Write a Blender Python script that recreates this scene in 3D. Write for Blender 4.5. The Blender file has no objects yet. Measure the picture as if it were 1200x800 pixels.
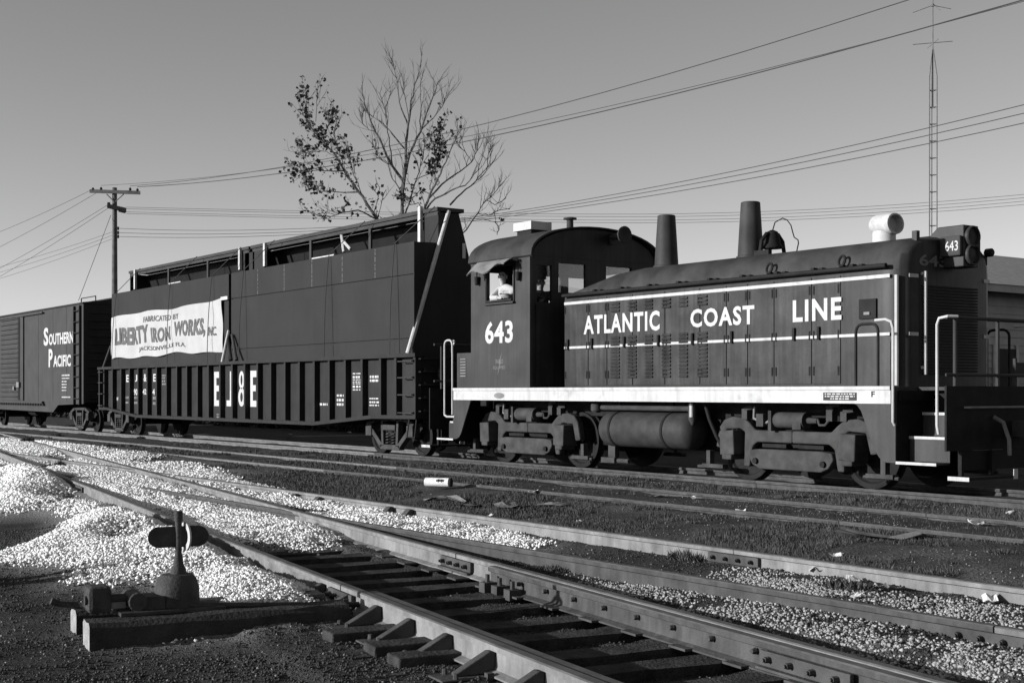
import bpy, math, random
import numpy as np
from mathutils import Vector, Matrix, noise as mnoise
R = math.radians
rng = random.Random(7)
nrng = np.random.default_rng(11)
sc = bpy.context.scene
C = sc.collection

# ------------------------------------------------------------------ camera
FPX, CXP, HYP, CAMH, VPX = 1560.0, 600.0, 459.0, 1.38, -525.0     # measured on the 1200x800 photograph
YAW = math.atan2(CXP - VPX, FPX)
SL, SD = math.sin(YAW), math.cos(YAW)
cam_d = bpy.data.cameras.new('camera'); cam = bpy.data.objects.new('camera', cam_d); C.objects.link(cam)
cam.location = (0, 0, CAMH)
cam.rotation_euler = (R(90), 0, math.atan2(SD, SL))               # forward = (-SD, SL)
cam_d.sensor_fit = 'HORIZONTAL'; cam_d.sensor_width = 36.0; cam_d.lens = 36.0 * FPX / 1200.0
cam_d.shift_x = 0.0; cam_d.shift_y = (HYP - 400.0) / 1200.0
cam_d.clip_start = 0.1; cam_d.clip_end = 6000
sc.camera = cam

# ------------------------------------------------------------------ sky, sun, exposure
SUN_EL, SUN_AZ = R(13), R(18)      # light travels towards +Y, a little towards +X
w = bpy.data.worlds.new('World'); sc.world = w; w.use_nodes = True
nt = w.node_tree; nt.nodes.clear()
sky = nt.nodes.new('ShaderNodeTexSky'); sky.sky_type = 'NISHITA'; sky.sun_disc = False
sky.sun_elevation = SUN_EL
sdir = Vector((-math.sin(SUN_AZ), -math.cos(SUN_AZ), math.tan(SUN_EL))).normalized()   # towards the sun
sky.sun_rotation = math.atan2(sdir.x, sdir.y)
sky.air_density = 1.0; sky.dust_density = 0.4; sky.ozone_density = 1.0
sep = nt.nodes.new('ShaderNodeSeparateColor')                     # panchromatic film behind a yellow filter: red + green only
mr_ = nt.nodes.new('ShaderNodeMath'); mr_.operation = 'MULTIPLY'; mr_.inputs[1].default_value = 0.85
add = nt.nodes.new('ShaderNodeMath'); add.operation = 'MULTIPLY_ADD'; add.inputs[1].default_value = 0.15
half = nt.nodes.new('ShaderNodeMath'); half.operation = 'MULTIPLY'; half.inputs[1].default_value = 1.0
bg = nt.nodes.new('ShaderNodeBackground'); bg.inputs[1].default_value = 0.118
wo = nt.nodes.new('ShaderNodeOutputWorld')
nt.links.new(sky.outputs[0], sep.inputs[0])
nt.links.new(sep.outputs[0], mr_.inputs[0]); nt.links.new(sep.outputs[1], add.inputs[0]); nt.links.new(mr_.outputs[0], add.inputs[2])
nt.links.new(add.outputs[0], half.inputs[0]); nt.links.new(half.outputs[0], bg.inputs[0])
nt.links.new(bg.outputs[0], wo.inputs[0])
sun_d = bpy.data.lights.new('sun', 'SUN'); sun_d.energy = 5.0; sun_d.angle = R(0.5); sun_d.color = (1, 1, 1)
sun = bpy.data.objects.new('sun', sun_d); C.objects.link(sun)
sun.rotation_euler = (-sdir).to_track_quat('-Z', 'Y').to_euler(); sun.location = (-10, -20, 30)
sc.view_settings.view_transform = 'Standard'; sc.view_settings.look = 'None'
sc.view_settings.exposure = 0.42; sc.view_settings.gamma = 1.0; sc.view_settings.use_curve_mapping = False

# ------------------------------------------------------------------ pixel -> place
def ray(px, py):
    u = (px - CXP) / FPX; v = (HYP - py) / FPX
    return (-SD + SL * u, SL + SD * u, v)
def onY(px, py, Y):
    r = ray(px, py); t = Y / r[1]; return Vector((r[0] * t, Y, CAMH + r[2] * t))
def onX(px, py, X):
    r = ray(px, py); t = X / r[0]; return Vector((X, r[1] * t, CAMH + r[2] * t))
def onZ(px, py, z):
    r = ray(px, py); t = (z - CAMH) / r[2]; return Vector((r[0] * t, r[1] * t, z))
def atD(px, py, t):
    r = ray(px, py); return Vector((r[0] * t, r[1] * t, CAMH + r[2] * t))

# ------------------------------------------------------------------ materials (greys: the photograph is black and white)
def mat(name, base, var=0.25, scale=3.0, rough=0.75, bump=0.0, bscale=60.0, metal=0.0, streak=0.0, fine=0.12, spec=0.12, rust=0.0):
    m = bpy.data.materials.new(name); m.use_nodes = True
    n = m.node_tree.nodes; L = m.node_tree.links; b = n['Principled BSDF']
    b.inputs['Roughness'].default_value = rough; b.inputs['Metallic'].default_value = metal
    b.inputs['Specular IOR Level'].default_value = spec
    geo = n.new('ShaderNodeNewGeometry')
    def noise(sx, sy, sz, detail, s):
        mp = n.new('ShaderNodeMapping'); mp.inputs['Scale'].default_value = (sx, sy, sz)
        L.new(geo.outputs['Position'], mp.inputs[0])
        t = n.new('ShaderNodeTexNoise'); t.inputs['Scale'].default_value = s; t.inputs['Detail'].default_value = detail
        L.new(mp.outputs[0], t.inputs['Vector']); return t.outputs['Fac']
    def mad(x, a, c):
        k = n.new('ShaderNodeMath'); k.operation = 'MULTIPLY_ADD'; L.new(x, k.inputs[0])
        k.inputs[1].default_value = a; k.inputs[2].default_value = c; return k.outputs[0]
    def mul(x, y):
        k = n.new('ShaderNodeMath'); k.operation = 'MULTIPLY'; L.new(x, k.inputs[0]); L.new(y, k.inputs[1]); return k.outputs[0]
    v0 = mad(noise(1, 1, 1, 7, scale), 4.2 * var, 1 - 2.1 * var)
    km = n.new('ShaderNodeMath'); km.operation = 'MAXIMUM'; L.new(v0, km.inputs[0]); km.inputs[1].default_value = 0.3; v = km.outputs[0]
    v = mul(v, mad(noise(1, 1, 1, 3, scale * 14), 2 * fine, 1 - fine))
    if streak:
        v = mul(v, mad(noise(7, 7, 0.35, 4, 2.0), 2.6 * streak, 1 - 1.3 * streak))
    if rust:
        mr = n.new('ShaderNodeMapRange'); mr.inputs[1].default_value = 0.56; mr.inputs[2].default_value = 0.72
        mr.inputs[3].default_value = 1.0; mr.inputs[4].default_value = rust
        L.new(noise(1, 1, 1, 8, scale * 2.3), mr.inputs[0]); v = mul(v, mr.outputs[0])
    fin = mad(v, base, 0.0)
    mx = n.new('ShaderNodeMath'); mx.operation = 'MINIMUM'; L.new(fin, mx.inputs[0]); mx.inputs[1].default_value = 0.88
    cc = n.new('ShaderNodeCombineColor')
    for i in range(3): L.new(mx.outputs[0], cc.inputs[i])
    L.new(cc.outputs[0], b.inputs['Base Color'])
    if bump:
        bp = n.new('ShaderNodeBump'); bp.inputs['Strength'].default_value = bump; bp.inputs['Distance'].default_value = 0.02
        L.new(noise(1, 1, 1, 5, bscale), bp.inputs['Height']); L.new(bp.outputs[0], b.inputs['Normal'])
    return m
M = {}
M['loco'] = mat('loco_black_paint', 0.021, 0.5, 2.2, 0.5, 0.12, 8, streak=0.5, spec=0.2)
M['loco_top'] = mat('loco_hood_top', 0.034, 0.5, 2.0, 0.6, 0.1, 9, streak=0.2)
M['cab'] = mat('cab_side_paint', 0.034, 0.3, 1.6, 0.5, 0.08, 7, streak=0.3, spec=0.2)
M['door'] = mat('hood_door_paint', 0.027, 0.6, 2.2, 0.5, 0.14, 8, streak=0.65, spec=0.2, fine=0.25)
M['black'] = mat('black_iron', 0.014, 0.3, 5, 0.7)
M['grimy'] = mat('grimy_cast_iron', 0.045, 0.4, 5, 0.8, 0.25, 40)
M['grimy2'] = mat('greasy_underframe', 0.013, 0.4, 5, 0.75, 0.2, 40)
M['tank'] = mat('speckled_tank_paint', 0.034, 0.3, 6, 0.6, 0.15, 50, fine=0.55)
M['white'] = mat('white_paint', 0.41, 0.14, 3, 0.55, 0.0, streak=0.2, fine=0.07, rust=0.8)
M['letter'] = mat('letter_white', 0.42, 0.1, 4, 0.6, fine=0.08)
M['dimletter'] = mat('faded_letter', 0.17, 0.3, 4, 0.7)
M['handrail'] = mat('white_handrail', 0.4, 0.15, 4, 0.5)
M['inside_shade'] = mat('painted_interior_shade', 0.012, 0.2, 4, 0.6)  # near-black that paints interior shade onto plates, slots and panes
M['gond'] = mat('gondola_paint', 0.021, 0.2, 2.5, 0.6, 0.1, 10, streak=0.2)
M['load'] = mat('fabricated_steel', 0.0225, 0.14, 1.2, 0.62, 0.06, 5, streak=0.14)
M['load2'] = mat('steel_frame', 0.042, 0.2, 2, 0.7)
M['wood'] = mat('pale_timber', 0.42, 0.2, 6, 0.8, 0.2, 40, streak=0.15)
M['box'] = mat('boxcar_side_paint', 0.045, 0.15, 2, 0.65, 0.08, 7, streak=0.2)
M['box_end'] = mat('boxcar_end_paint', 0.025, 0.2, 2, 0.7)
M['canvas'] = mat('banner_canvas', 0.36, 0.08, 2, 0.85, 0.15, 6, fine=0.05)
M['banner_ink'] = mat('banner_ink', 0.10, 0.2, 5, 0.85)
M['rope'] = mat('steel_cable', 0.045, 0.2, 6, 0.7)
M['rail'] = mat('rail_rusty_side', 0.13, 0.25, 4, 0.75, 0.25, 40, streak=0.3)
M['rail_lit'] = mat('rail_lit_rust', 0.17, 0.35, 4, 0.75, 0.25, 40, streak=0.35)  # rust made paler, with the lit look of the faces put in
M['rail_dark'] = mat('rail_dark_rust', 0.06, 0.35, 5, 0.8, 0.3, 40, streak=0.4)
M['railtop'] = mat('rail_head_worn', 0.085, 0.35, 6, 0.45, 0.1, 60)
M['oldsteel'] = mat('old_dark_steel', 0.06, 0.4, 6, 0.75, 0.3, 50)
M['tie'] = mat('weathered_tie', 0.042, 0.6, 7, 0.95, 0.9, 45, fine=0.5, streak=0.2)
M['timber'] = mat('creosoted_timber', 0.04, 0.45, 6, 0.9, 0.7, 40, fine=0.3)
M['timber_end'] = mat('sawn_timber_end', 0.24, 0.3, 14, 0.9, 0.5, 40)
M['scrub'] = mat('scrub_leaf', 0.035, 0.4, 6, 0.9)
M['stand'] = mat('switch_stand_iron', 0.045, 0.35, 12, 0.65, 0.3, 60)
M['gravel'] = mat('white_limestone', 0.70, 0.25, 25, 0.95, fine=0.1)
M['gravel_dirty'] = mat('dirty_limestone', 0.30, 0.6, 25, 0.95, fine=0.2)
M['stray'] = mat('stray_stone', 0.17, 0.6, 40, 0.95, fine=0.3)
M['cinder'] = mat('cinder_stones', 0.045, 0.6, 30, 0.9, fine=0.3)
M['grass'] = mat('dry_grass', 0.062, 0.5, 5, 0.9)
M['bark'] = mat('tree_bark', 0.085, 0.4, 5, 0.9)
M['leaf'] = mat('tree_leaf', 0.075, 0.5, 6, 0.8)
M['pole'] = mat('utility_pole_wood', 0.11, 0.3, 4, 0.9, streak=0.2)
M['wire'] = mat('wire', 0.05, 0.1, 4, 0.7)
M['mast'] = mat('galvanised_mast', 0.14, 0.2, 6, 0.6)
M['depot_wall'] = mat('depot_siding', 0.34, 0.12, 2, 0.85, streak=0.12)
M['depot_roof'] = mat('depot_roof_shingle', 0.30, 0.2, 6, 0.9)
M['skin'] = mat('skin', 0.36, 0.1, 10, 0.6)
M['hair'] = mat('dark_hair', 0.015, 0.2, 20, 0.6)
M['shirt'] = mat('pale_shirt', 0.38, 0.12, 9, 0.9)
M['dark_cloth'] = mat('dark_cloth', 0.03, 0.2, 9, 0.9)
M['paper'] = mat('waste_paper', 0.62, 0.2, 15, 0.9)
M['board'] = mat('scrap_board', 0.16, 0.35, 8, 0.9)
def glass(name):
    m = bpy.data.materials.new(name); m.use_nodes = True; n = m.node_tree.nodes; L = m.node_tree.links
    n.remove(n['Principled BSDF'])
    t = n.new('ShaderNodeBsdfTransparent'); t.inputs[0].default_value = (0.78, 0.78, 0.78, 1)
    g = n.new('ShaderNodeBsdfGlossy'); g.inputs['Roughness'].default_value = 0.05
    lw = n.new('ShaderNodeFresnel'); lw.inputs[0].default_value = 1.5
    mx = n.new('ShaderNodeMixShader'); L.new(lw.outputs[0], mx.inputs[0]); L.new(t.outputs[0], mx.inputs[1]); L.new(g.outputs[0], mx.inputs[2])
    L.new(mx.outputs[0], n['Material Output'].inputs[0]); return m
M['glass'] = glass('window_glass')

# ------------------------------------------------------------------ mesh helpers
WORLD = {}
class MB:
    def __init__(s): s.v = []; s.f = []; s.mi = []; s.cm = 0
    def add(s, vs, fs):
        o = len(s.v); s.v += [tuple(p) for p in vs]
        for f in fs: s.f.append([i + o for i in f]); s.mi.append(s.cm)
        return s
    def box(s, x0, x1, y0, y1, z0, z1):
        return s.add([(x0,y0,z0),(x1,y0,z0),(x1,y1,z0),(x0,y1,z0),(x0,y0,z1),(x1,y0,z1),(x1,y1,z1),(x0,y1,z1)],
                     [(0,3,2,1),(4,5,6,7),(0,1,5,4),(1,2,6,5),(2,3,7,6),(3,0,4,7)])
    def obox(s, c, ax, ay, az, hx, hy, hz):
        c = Vector(c); ax = Vector(ax).normalized(); ay = Vector(ay).normalized(); az = Vector(az).normalized()
        P = [c + ax*hx*i + ay*hy*j + az*hz*k for k in (-1,1) for (i,j) in ((-1,-1),(1,-1),(1,1),(-1,1))]
        return s.add(P, [(0,3,2,1),(4,5,6,7),(0,1,5,4),(1,2,6,5),(2,3,7,6),(3,0,4,7)])
    def cyl(s, p0, p1, r0, r1=None, n=14, caps=True):
        if r1 is None: r1 = r0
        p0 = Vector(p0); p1 = Vector(p1); d = (p1 - p0).normalized()
        a = d.orthogonal().normalized(); b = d.cross(a)
        vs = []
        for p, r in ((p0, r0), (p1, r1)):
            for i in range(n):
                t = 2*math.pi*i/n; vs.append(p + a*(r*math.cos(t)) + b*(r*math.sin(t)))
        fs = [(i, (i+1) % n, n+(i+1) % n, n+i) for i in range(n)]
        if caps: fs += [tuple(range(n-1,-1,-1)), tuple(range(n, 2*n))]
        return s.add(vs, fs)
    def tube(s, pts, r, n=8, caps=True):
        pts = [Vector(p) for p in pts]; rs = r if isinstance(r, (list, tuple)) else [r]*len(pts)
        rings = []; a = None
        for i, p in enumerate(pts):
            d = (pts[min(i+1, len(pts)-1)] - pts[max(i-1, 0)]).normalized()
            if a is None: a = d.orthogonal().normalized()
            a = (a - d*a.dot(d))
            a = a.normalized() if a.length > 1e-6 else d.orthogonal().normalized()
            b = d.cross(a)
            rings.append([p + a*(rs[i]*math.cos(2*math.pi*k/n)) + b*(rs[i]*math.sin(2*math.pi*k/n)) for k in range(n)])
        vs = [q for rg in rings for q in rg]; fs = []
        for i in range(len(pts)-1):
            for k in range(n): fs.append((i*n+k, i*n+(k+1) % n, (i+1)*n+(k+1) % n, (i+1)*n+k))
        if caps: fs += [tuple(range(n-1,-1,-1)), tuple((len(pts)-1)*n+k for k in range(n))]
        return s.add(vs, fs)
    def prismY(s, poly, y0, y1):                     # polygon in (x, z), extruded along Y
        n = len(poly); vs = [(x, y0, z) for x, z in poly] + [(x, y1, z) for x, z in poly]
        return s.add(vs, [tuple(range(n)), tuple(range(2*n-1, n-1, -1))] + [(i, n+i, n+(i+1) % n, (i+1) % n) for i in range(n)])
    def prismX(s, poly, x0, x1):                     # polygon in (y, z), extruded along X
        n = len(poly); vs = [(x0, y, z) for y, z in poly] + [(x1, y, z) for y, z in poly]
        return s.add(vs, [tuple(range(n)), tuple(range(2*n-1, n-1, -1))] + [(i, n+i, n+(i+1) % n, (i+1) % n) for i in range(n)])
    def lathe(s, o, ax, prof, n=20):                 # prof: (distance along axis, radius)
        o = Vector(o); d = Vector(ax).normalized(); a = d.orthogonal().normalized(); b = d.cross(a)
        vs = [o + d*t + a*(r*math.cos(2*math.pi*k/n)) + b*(r*math.sin(2*math.pi*k/n)) for t, r in prof for k in range(n)]
        fs = []
        for i in range(len(prof)-1):
            for k in range(n): fs.append((i*n+k, i*n+(k+1) % n, (i+1)*n+(k+1) % n, (i+1)*n+k))
        fs += [tuple(range(n-1,-1,-1)), tuple((len(prof)-1)*n+k for k in range(n))]
        return s.add(vs, fs)
    def sweep(s, rings):
        n = len(rings[0]); vs = [p for rg in rings for p in rg]; fs = []
        for i in range(len(rings)-1):
            for k in range(n): fs.append((i*n+k, i*n+(k+1) % n, (i+1)*n+(k+1) % n, (i+1)*n+k))
        fs += [tuple(range(n-1,-1,-1)), tuple((len(rings)-1)*n+k for k in range(n))]
        return s.add(vs, fs)
    def build(s, name, m, parent=None, smooth=False, bevel=0.0, mats=None, org=None):
        lo = [min(p[i] for p in s.v) for i in range(3)]; hi = [max(p[i] for p in s.v) for i in range(3)]
        o0 = Vector(((lo[0]+hi[0])/2, (lo[1]+hi[1])/2, lo[2])) if org is None else Vector(org)
        me = bpy.data.meshes.new(name); me.from_pydata([(p[0]-o0.x, p[1]-o0.y, p[2]-o0.z) for p in s.v], [], s.f)
        for mm in (mats or [m]): me.materials.append(M[mm])
        if mats: me.polygons.foreach_set('material_index', s.mi)
        me.validate(); me.update()
        import bmesh
        bm = bmesh.new(); bm.from_mesh(me); bmesh.ops.recalc_face_normals(bm, faces=bm.faces); bm.to_mesh(me); bm.free()
        if smooth:
            me.polygons.foreach_set('use_smooth', [True]*len(me.polygons)); me.set_sharp_from_angle(angle=R(38))
        o = bpy.data.objects.new(name, me); C.objects.link(o)
        place(o, o0, parent)
        if bevel:
            bv = o.modifiers.new('edge', 'BEVEL'); bv.width = bevel; bv.segments = 2; bv.limit_method = 'ANGLE'
        return o
def place(o, world, parent):
    WORLD[o.name] = Vector(world)
    if parent is not None:
        o.parent = parent; o.location = Vector(world) - WORLD[parent.name]
    else: o.location = world
def tag(o, label=None, cat=None, group=None, kind=None):
    if label: o['label'] = label
    if cat: o['category'] = cat
    if group: o['group'] = group
    if kind: o['kind'] = kind
    return o
def thing(name, loc, label, cat, group=None):
    o = bpy.data.objects.new(name, None); C.objects.link(o); o.empty_display_size = 0.3
    WORLD[o.name] = Vector(loc); o.location = loc
    return tag(o, label, cat, group)
def BOX(name, m, parent, *b, **k): return MB().box(*b).build(name, m, parent, **k)
def numpy_mesh(name, V, F, m, kind=None, parent=None):              # big meshes of equal triangles
    me = bpy.data.meshes.new(name)
    me.vertices.add(len(V)); me.vertices.foreach_set('co', np.asarray(V, dtype=np.float32).ravel())
    F = np.asarray(F, dtype=np.int32); k = F.shape[1]
    me.loops.add(F.size); me.loops.foreach_set('vertex_index', F.ravel())
    me.polygons.add(len(F)); me.polygons.foreach_set('loop_start', np.arange(0, F.size, k, dtype=np.int32))
    me.polygons.foreach_set('loop_total', np.full(len(F), k, dtype=np.int32))
    me.update(calc_edges=True); me.materials.append(M[m])
    o = bpy.data.objects.new(name, me); C.objects.link(o); WORLD[o.name] = Vector((0,0,0))
    if parent is not None: place(o, (0,0,0), parent)
    if kind: o['kind'] = kind
    return o

# lettering: a text outline laid on the plane Y = const (facing -Y) or X = const (facing +X)
def text_verts(body, bold=0.0, spacing=1.0):
    cu = bpy.data.curves.new('txt', 'FONT'); cu.body = body; cu.size = 1.0; cu.offset = bold; cu.space_character = spacing
    cu.resolution_u = 3; cu.fill_mode = 'FRONT'
    ob = bpy.data.objects.new('txt', cu); C.objects.link(ob)
    dg = bpy.context.evaluated_depsgraph_get()
    me = bpy.data.meshes.new_from_object(ob.evaluated_get(dg))
    V = np.array([v.co[:2] for v in me.vertices]); F = [tuple(p.vertices) for p in me.polygons]
    bpy.data.objects.remove(ob); bpy.data.curves.remove(cu); bpy.data.meshes.remove(me)
    lo = V.min(0); hi = V.max(0)
    return (V - lo) / (hi - lo), F
def lettering(body, x0, x1, z0, z1, Y, m, parent, name='lettering', bold=0.02, spacing=1.0, slope=None, add_to=None):
    V, F = text_verts(body, bold, spacing)
    mb = add_to or MB()
    mb.add([(x0 + (x1-x0)*a, Y, z0 + (z1-z0)*b) for a, b in V], F)
    if add_to is None: return mb.build(name, m, parent)
def lettering_px(body, pl, pr, Y, m, parent, **k):
    # pl = (px, top, bottom) at the left end, pr = (px,) at the right end
    a = onY(pl[0], pl[2], Y); b = onY(pl[0], pl[1], Y); c = onY(pr, pl[1], Y)
    return lettering(body, a.x, c.x, a.z, b.z, Y, m, parent, **k)

YC = 15.97                                     # centre of the track the train stands on

# ------------------------------------------------------------------ the tracks' lines
LAD0 = Vector((-4.87, 4.04, 0)); LDIR = Vector((-27.03, 4.36, 0)).normalized()     # ladder (turnout) track, its near rail
LN = Vector((-LDIR.y, LDIR.x, 0)); LN = LN if LN.y > 0 else -LN                    # from its near rail to its far rail
def lad(s, n, z=0.0): return LAD0 + LDIR*s + LN*n + Vector((0, 0, z))
def lad_sn(X, Y):
    dx = X - LAD0.x; dy = Y - LAD0.y
    return dx*LDIR.x + dy*LDIR.y, dx*LN.x + dy*LN.y

# ------------------------------------------------------------------ ground heights and cover
xs = np.concatenate([[-4000,-1500,-500,-200,-110,-80,-66], np.arange(-60, -30, 0.22), np.arange(-30, -14, 0.13), np.arange(-14, -2, 0.085), np.arange(-2, 4, 0.4), [6,12,30,90,300,1000,4000]])
ys = np.concatenate([[-3000,-600,-150,-40,-12,-4,-1,0.8], np.arange(1.6, 9.6, 0.085), np.arange(9.6, 20, 0.18), [21,23,27,34,45,70,120,300,900,4000]])
GX, GY = np.meshgrid(xs, ys, indexing='ij')
def vnoise(X, Y, f, seed):
    """cheap value noise on arrays"""
    x = X*f + seed*17.3; y = Y*f - seed*9.1
    xi = np.floor(x).astype(np.int64); yi = np.floor(y).astype(np.int64); fx = x - xi; fy = y - yi
    fx = fx*fx*(3-2*fx); fy = fy*fy*(3-2*fy)
    def h(a, b):
        n = (a*374761393 + b*668265263 + seed*1442695041) & 0x7fffffff
        n = (n ^ (n >> 13))*1274126177 & 0x7fffffff
        return ((n ^ (n >> 16)) & 0xffff)/65535.0
    return (h(xi,yi)*(1-fx)+h(xi+1,yi)*fx)*(1-fy) + (h(xi,yi+1)*(1-fx)+h(xi+1,yi+1)*fx)*fy
def fbm(X, Y, f, seed, o=4):
    return sum(vnoise(X, Y, f*2**i, seed+i)*0.5**(i+1) for i in range(o))/(1-0.5**o)
def inpoly(X, Y, P):
    r = np.zeros(X.shape, bool); n = len(P)
    for i in range(n):
        x0, y0 = P[i]; x1, y1 = P[(i+1) % n]
        if y0 == y1: continue
        c = ((y0 > Y) != (y1 > Y)) & (X < (x1-x0)*(Y-y0)/(y1-y0)+x0)
        r ^= c
    return r
def G(pts, z=-0.08): return [tuple(onZ(px, py, z)[:2]) for px, py in pts]
white_polys = [
    G([(0,512),(90,524),(175,536),(300,566),(400,585),(470,596),(560,611),(640,626),(700,640),(640,643),(560,628),(490,628),(440,618),(412,618),(360,634),(300,632),(262,630),(170,594),(100,573),(40,549),(0,530)]),
    G([(0,531),(60,558),(110,578),(175,599),(262,634),(300,648),(352,668),(396,694),(372,712),(230,716),(150,728),(95,722),(128,704),(146,688),(74,672),(78,654),(12,642),(40,626),(108,604),(70,590),(0,596)]),
]
dirty_polys = [
    G([(640,652),(745,676),(860,690),(960,716),(1060,736),(1230,772),(1260,830),(1150,798),(1000,758),(850,716),(740,692)]),
    G([(850,652),(920,668),(1010,684),(1100,700),(1230,716),(1230,732),(1100,714),(1000,702),(880,680)]),
    G([(900,664),(960,672),(920,676)]), G([(1120,668),(1200,672),(1230,690),(1160,684)]),
]
dark_polys = [G([(112,640),(128,624),(165,621),(160,633),(135,641)]), G([(98,664),(106,650),(124,646),(120,660)]), G([(130,688),(138,668),(160,652),(186,646),(182,660),(150,676)]), G([(38,582),(44,570),(56,571),(54,581)]), G([(56,551),(62,540),(82,538),(80,549)]), G([(172,596),(180,587),(200,590),(214,602),(190,601)]), G([(226,688),(238,676),(268,680),(250,686)])]  # patches without gravel; the last paints in the switch target's cast shadow
def masks(X, Y):
    jx = X + (fbm(X, Y, 1.3, 3)-0.5)*0.9; jy = Y + (fbm(X, Y, 1.3, 8)-0.5)*0.55
    wm = np.zeros(X.shape, bool); dm = np.zeros(X.shape, bool)
    for P in white_polys: wm |= inpoly(jx, jy, P)
    for P in dirty_polys: dm |= inpoly(jx, jy, P)
    hole = (fbm(X*0.55, Y*1.3, 1.1, 21) < 0.36)
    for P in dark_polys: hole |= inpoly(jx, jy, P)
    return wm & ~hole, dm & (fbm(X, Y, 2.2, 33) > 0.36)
WM, DM = masks(GX, GY)
def blur(A, k):
    A = A.astype(float)
    for ax in (0, 1):
        for _ in range(2):
            c = np.cumsum(np.insert(np.pad(A, [(k, k) if i == ax else (0, 0) for i in (0, 1)], mode='edge'), 0, 0, axis=ax), axis=ax)
            A = (np.take(c, range(2*k+1, c.shape[ax]), axis=ax) - np.take(c, range(0, c.shape[ax]-2*k-1), axis=ax))/(2*k+1)
    return A
WB = blur(WM, 3); DB = blur(DM, 4)
WE = blur(WM, 2)
S_, N_ = lad_sn(GX, GY)
far = np.clip((GY-9.2)/1.2, 0, 1)
GZ = -0.225 + 0.125*far + (fbm(GX, GY, 0.9, 5)-0.5)*0.07 + (fbm(GX, GY, 5.0, 9)-0.5)*0.03
GZ += np.where((GY > 6.3) & (GY < 9.4), 0.07, 0.0)*np.clip(1-WB, 0, 1)
inlad = (N_ > 0.03) & (N_ < 1.44) & (S_ < 12)
GZ = np.where(inlad, GZ-0.018+(fbm(GX, GY, 6.0, 15)-0.5)*0.05, GZ)
GZ = np.where((N_ > -0.9) & (N_ <= -0.05) & (S_ < 6), np.maximum(GZ, -0.185+(fbm(GX, GY, 6.0, 16)-0.5)*0.05), GZ)
# the heaps of limestone: level with the rail heads, piled higher to the near side of the ladder track
heap = np.zeros(GX.shape)
for (px, py, hh, rx, ry) in [(45,592,0.26,2.6,0.8),(185,632,0.20,2.2,0.75),(300,690,0.08,1.0,0.6),(395,618,0.10,1.2,0.5),(90,560,0.12,4,1.2),(8,560,0.25,3,1.0)]:
    q = onZ(px, py, -0.1); heap += hh*np.exp(-((GX-q.x)/rx)**2-((GY-q.y)/ry)**2)
edge = np.clip(np.minimum(np.abs(N_), np.abs(N_-1.5))/0.35, 0, 1)       # swept clear along the rails
GZ = GZ + WB*(0.125 + heap*edge + (fbm(GX, GY, 3.2, 40)-0.5)*0.09*edge) + DB*0.04
GZ = np.where((N_ > -0.12) & (N_ < 1.66), np.minimum(GZ, -0.045), GZ)
for yy in (7.05, 8.55): GZ = np.where((np.abs(GY-yy) < 0.13) & (GX > -17), np.minimum(GZ, -0.10), GZ)
GZ = np.where((GY > 10.9) & (GY < 13.2), GZ+0.035, GZ)
for yy in (11.3, 12.8, 15.22, 16.72): GZ = np.where(np.abs(GY-yy) < 0.25, np.minimum(GZ, -0.038), GZ)
outer = (GX < -60) | (GX > 4) | (GY < 1.5) | (GY > 20)
GZ = GZ + np.where(outer, 0, (fbm(GX, GY, 9.0, 44)-0.5)*0.02)
GZ = np.where(outer, -0.16, GZ); GZ = np.where((np.abs(GX) > 250) | (np.abs(GY) > 250), -0.2, GZ)
def lookup(A, X, Y):
    i = np.clip(np.searchsorted(xs, X)-1, 0, len(xs)-2); j = np.clip(np.searchsorted(ys, Y)-1, 0, len(ys)-2)
    fx = np.clip((X-xs[i])/(xs[i+1]-xs[i]), 0, 1); fy = np.clip((Y-ys[j])/(ys[j+1]-ys[j]), 0, 1)
    return (A[i,j]*(1-fx)+A[i+1,j]*fx)*(1-fy)+(A[i,j+1]*(1-fx)+A[i+1,j+1]*fx)*fy
def ground_z(X, Y):
    X = np.asarray(X, float); Y = np.asarray(Y, float)
    i = np.clip(np.searchsorted(xs, X)-1, 0, len(xs)-2); j = np.clip(np.searchsorted(ys, Y)-1, 0, len(ys)-2)
    fx = np.clip((X-xs[i])/(xs[i+1]-xs[i]), 0, 1); fy = np.clip((Y-ys[j])/(ys[j+1]-ys[j]), 0, 1)
    return (GZ[i,j]*(1-fx)+GZ[i+1,j]*fx)*(1-fy)+(GZ[i,j+1]*(1-fx)+GZ[i+1,j+1]*fx)*fy
nx, ny = GX.shape
idx = np.arange(nx*ny).reshape(nx, ny)
quads = np.stack([idx[:-1,:-1], idx[1:,:-1], idx[1:,1:], idx[:-1,1:]], -1).reshape(-1, 4)
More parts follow.
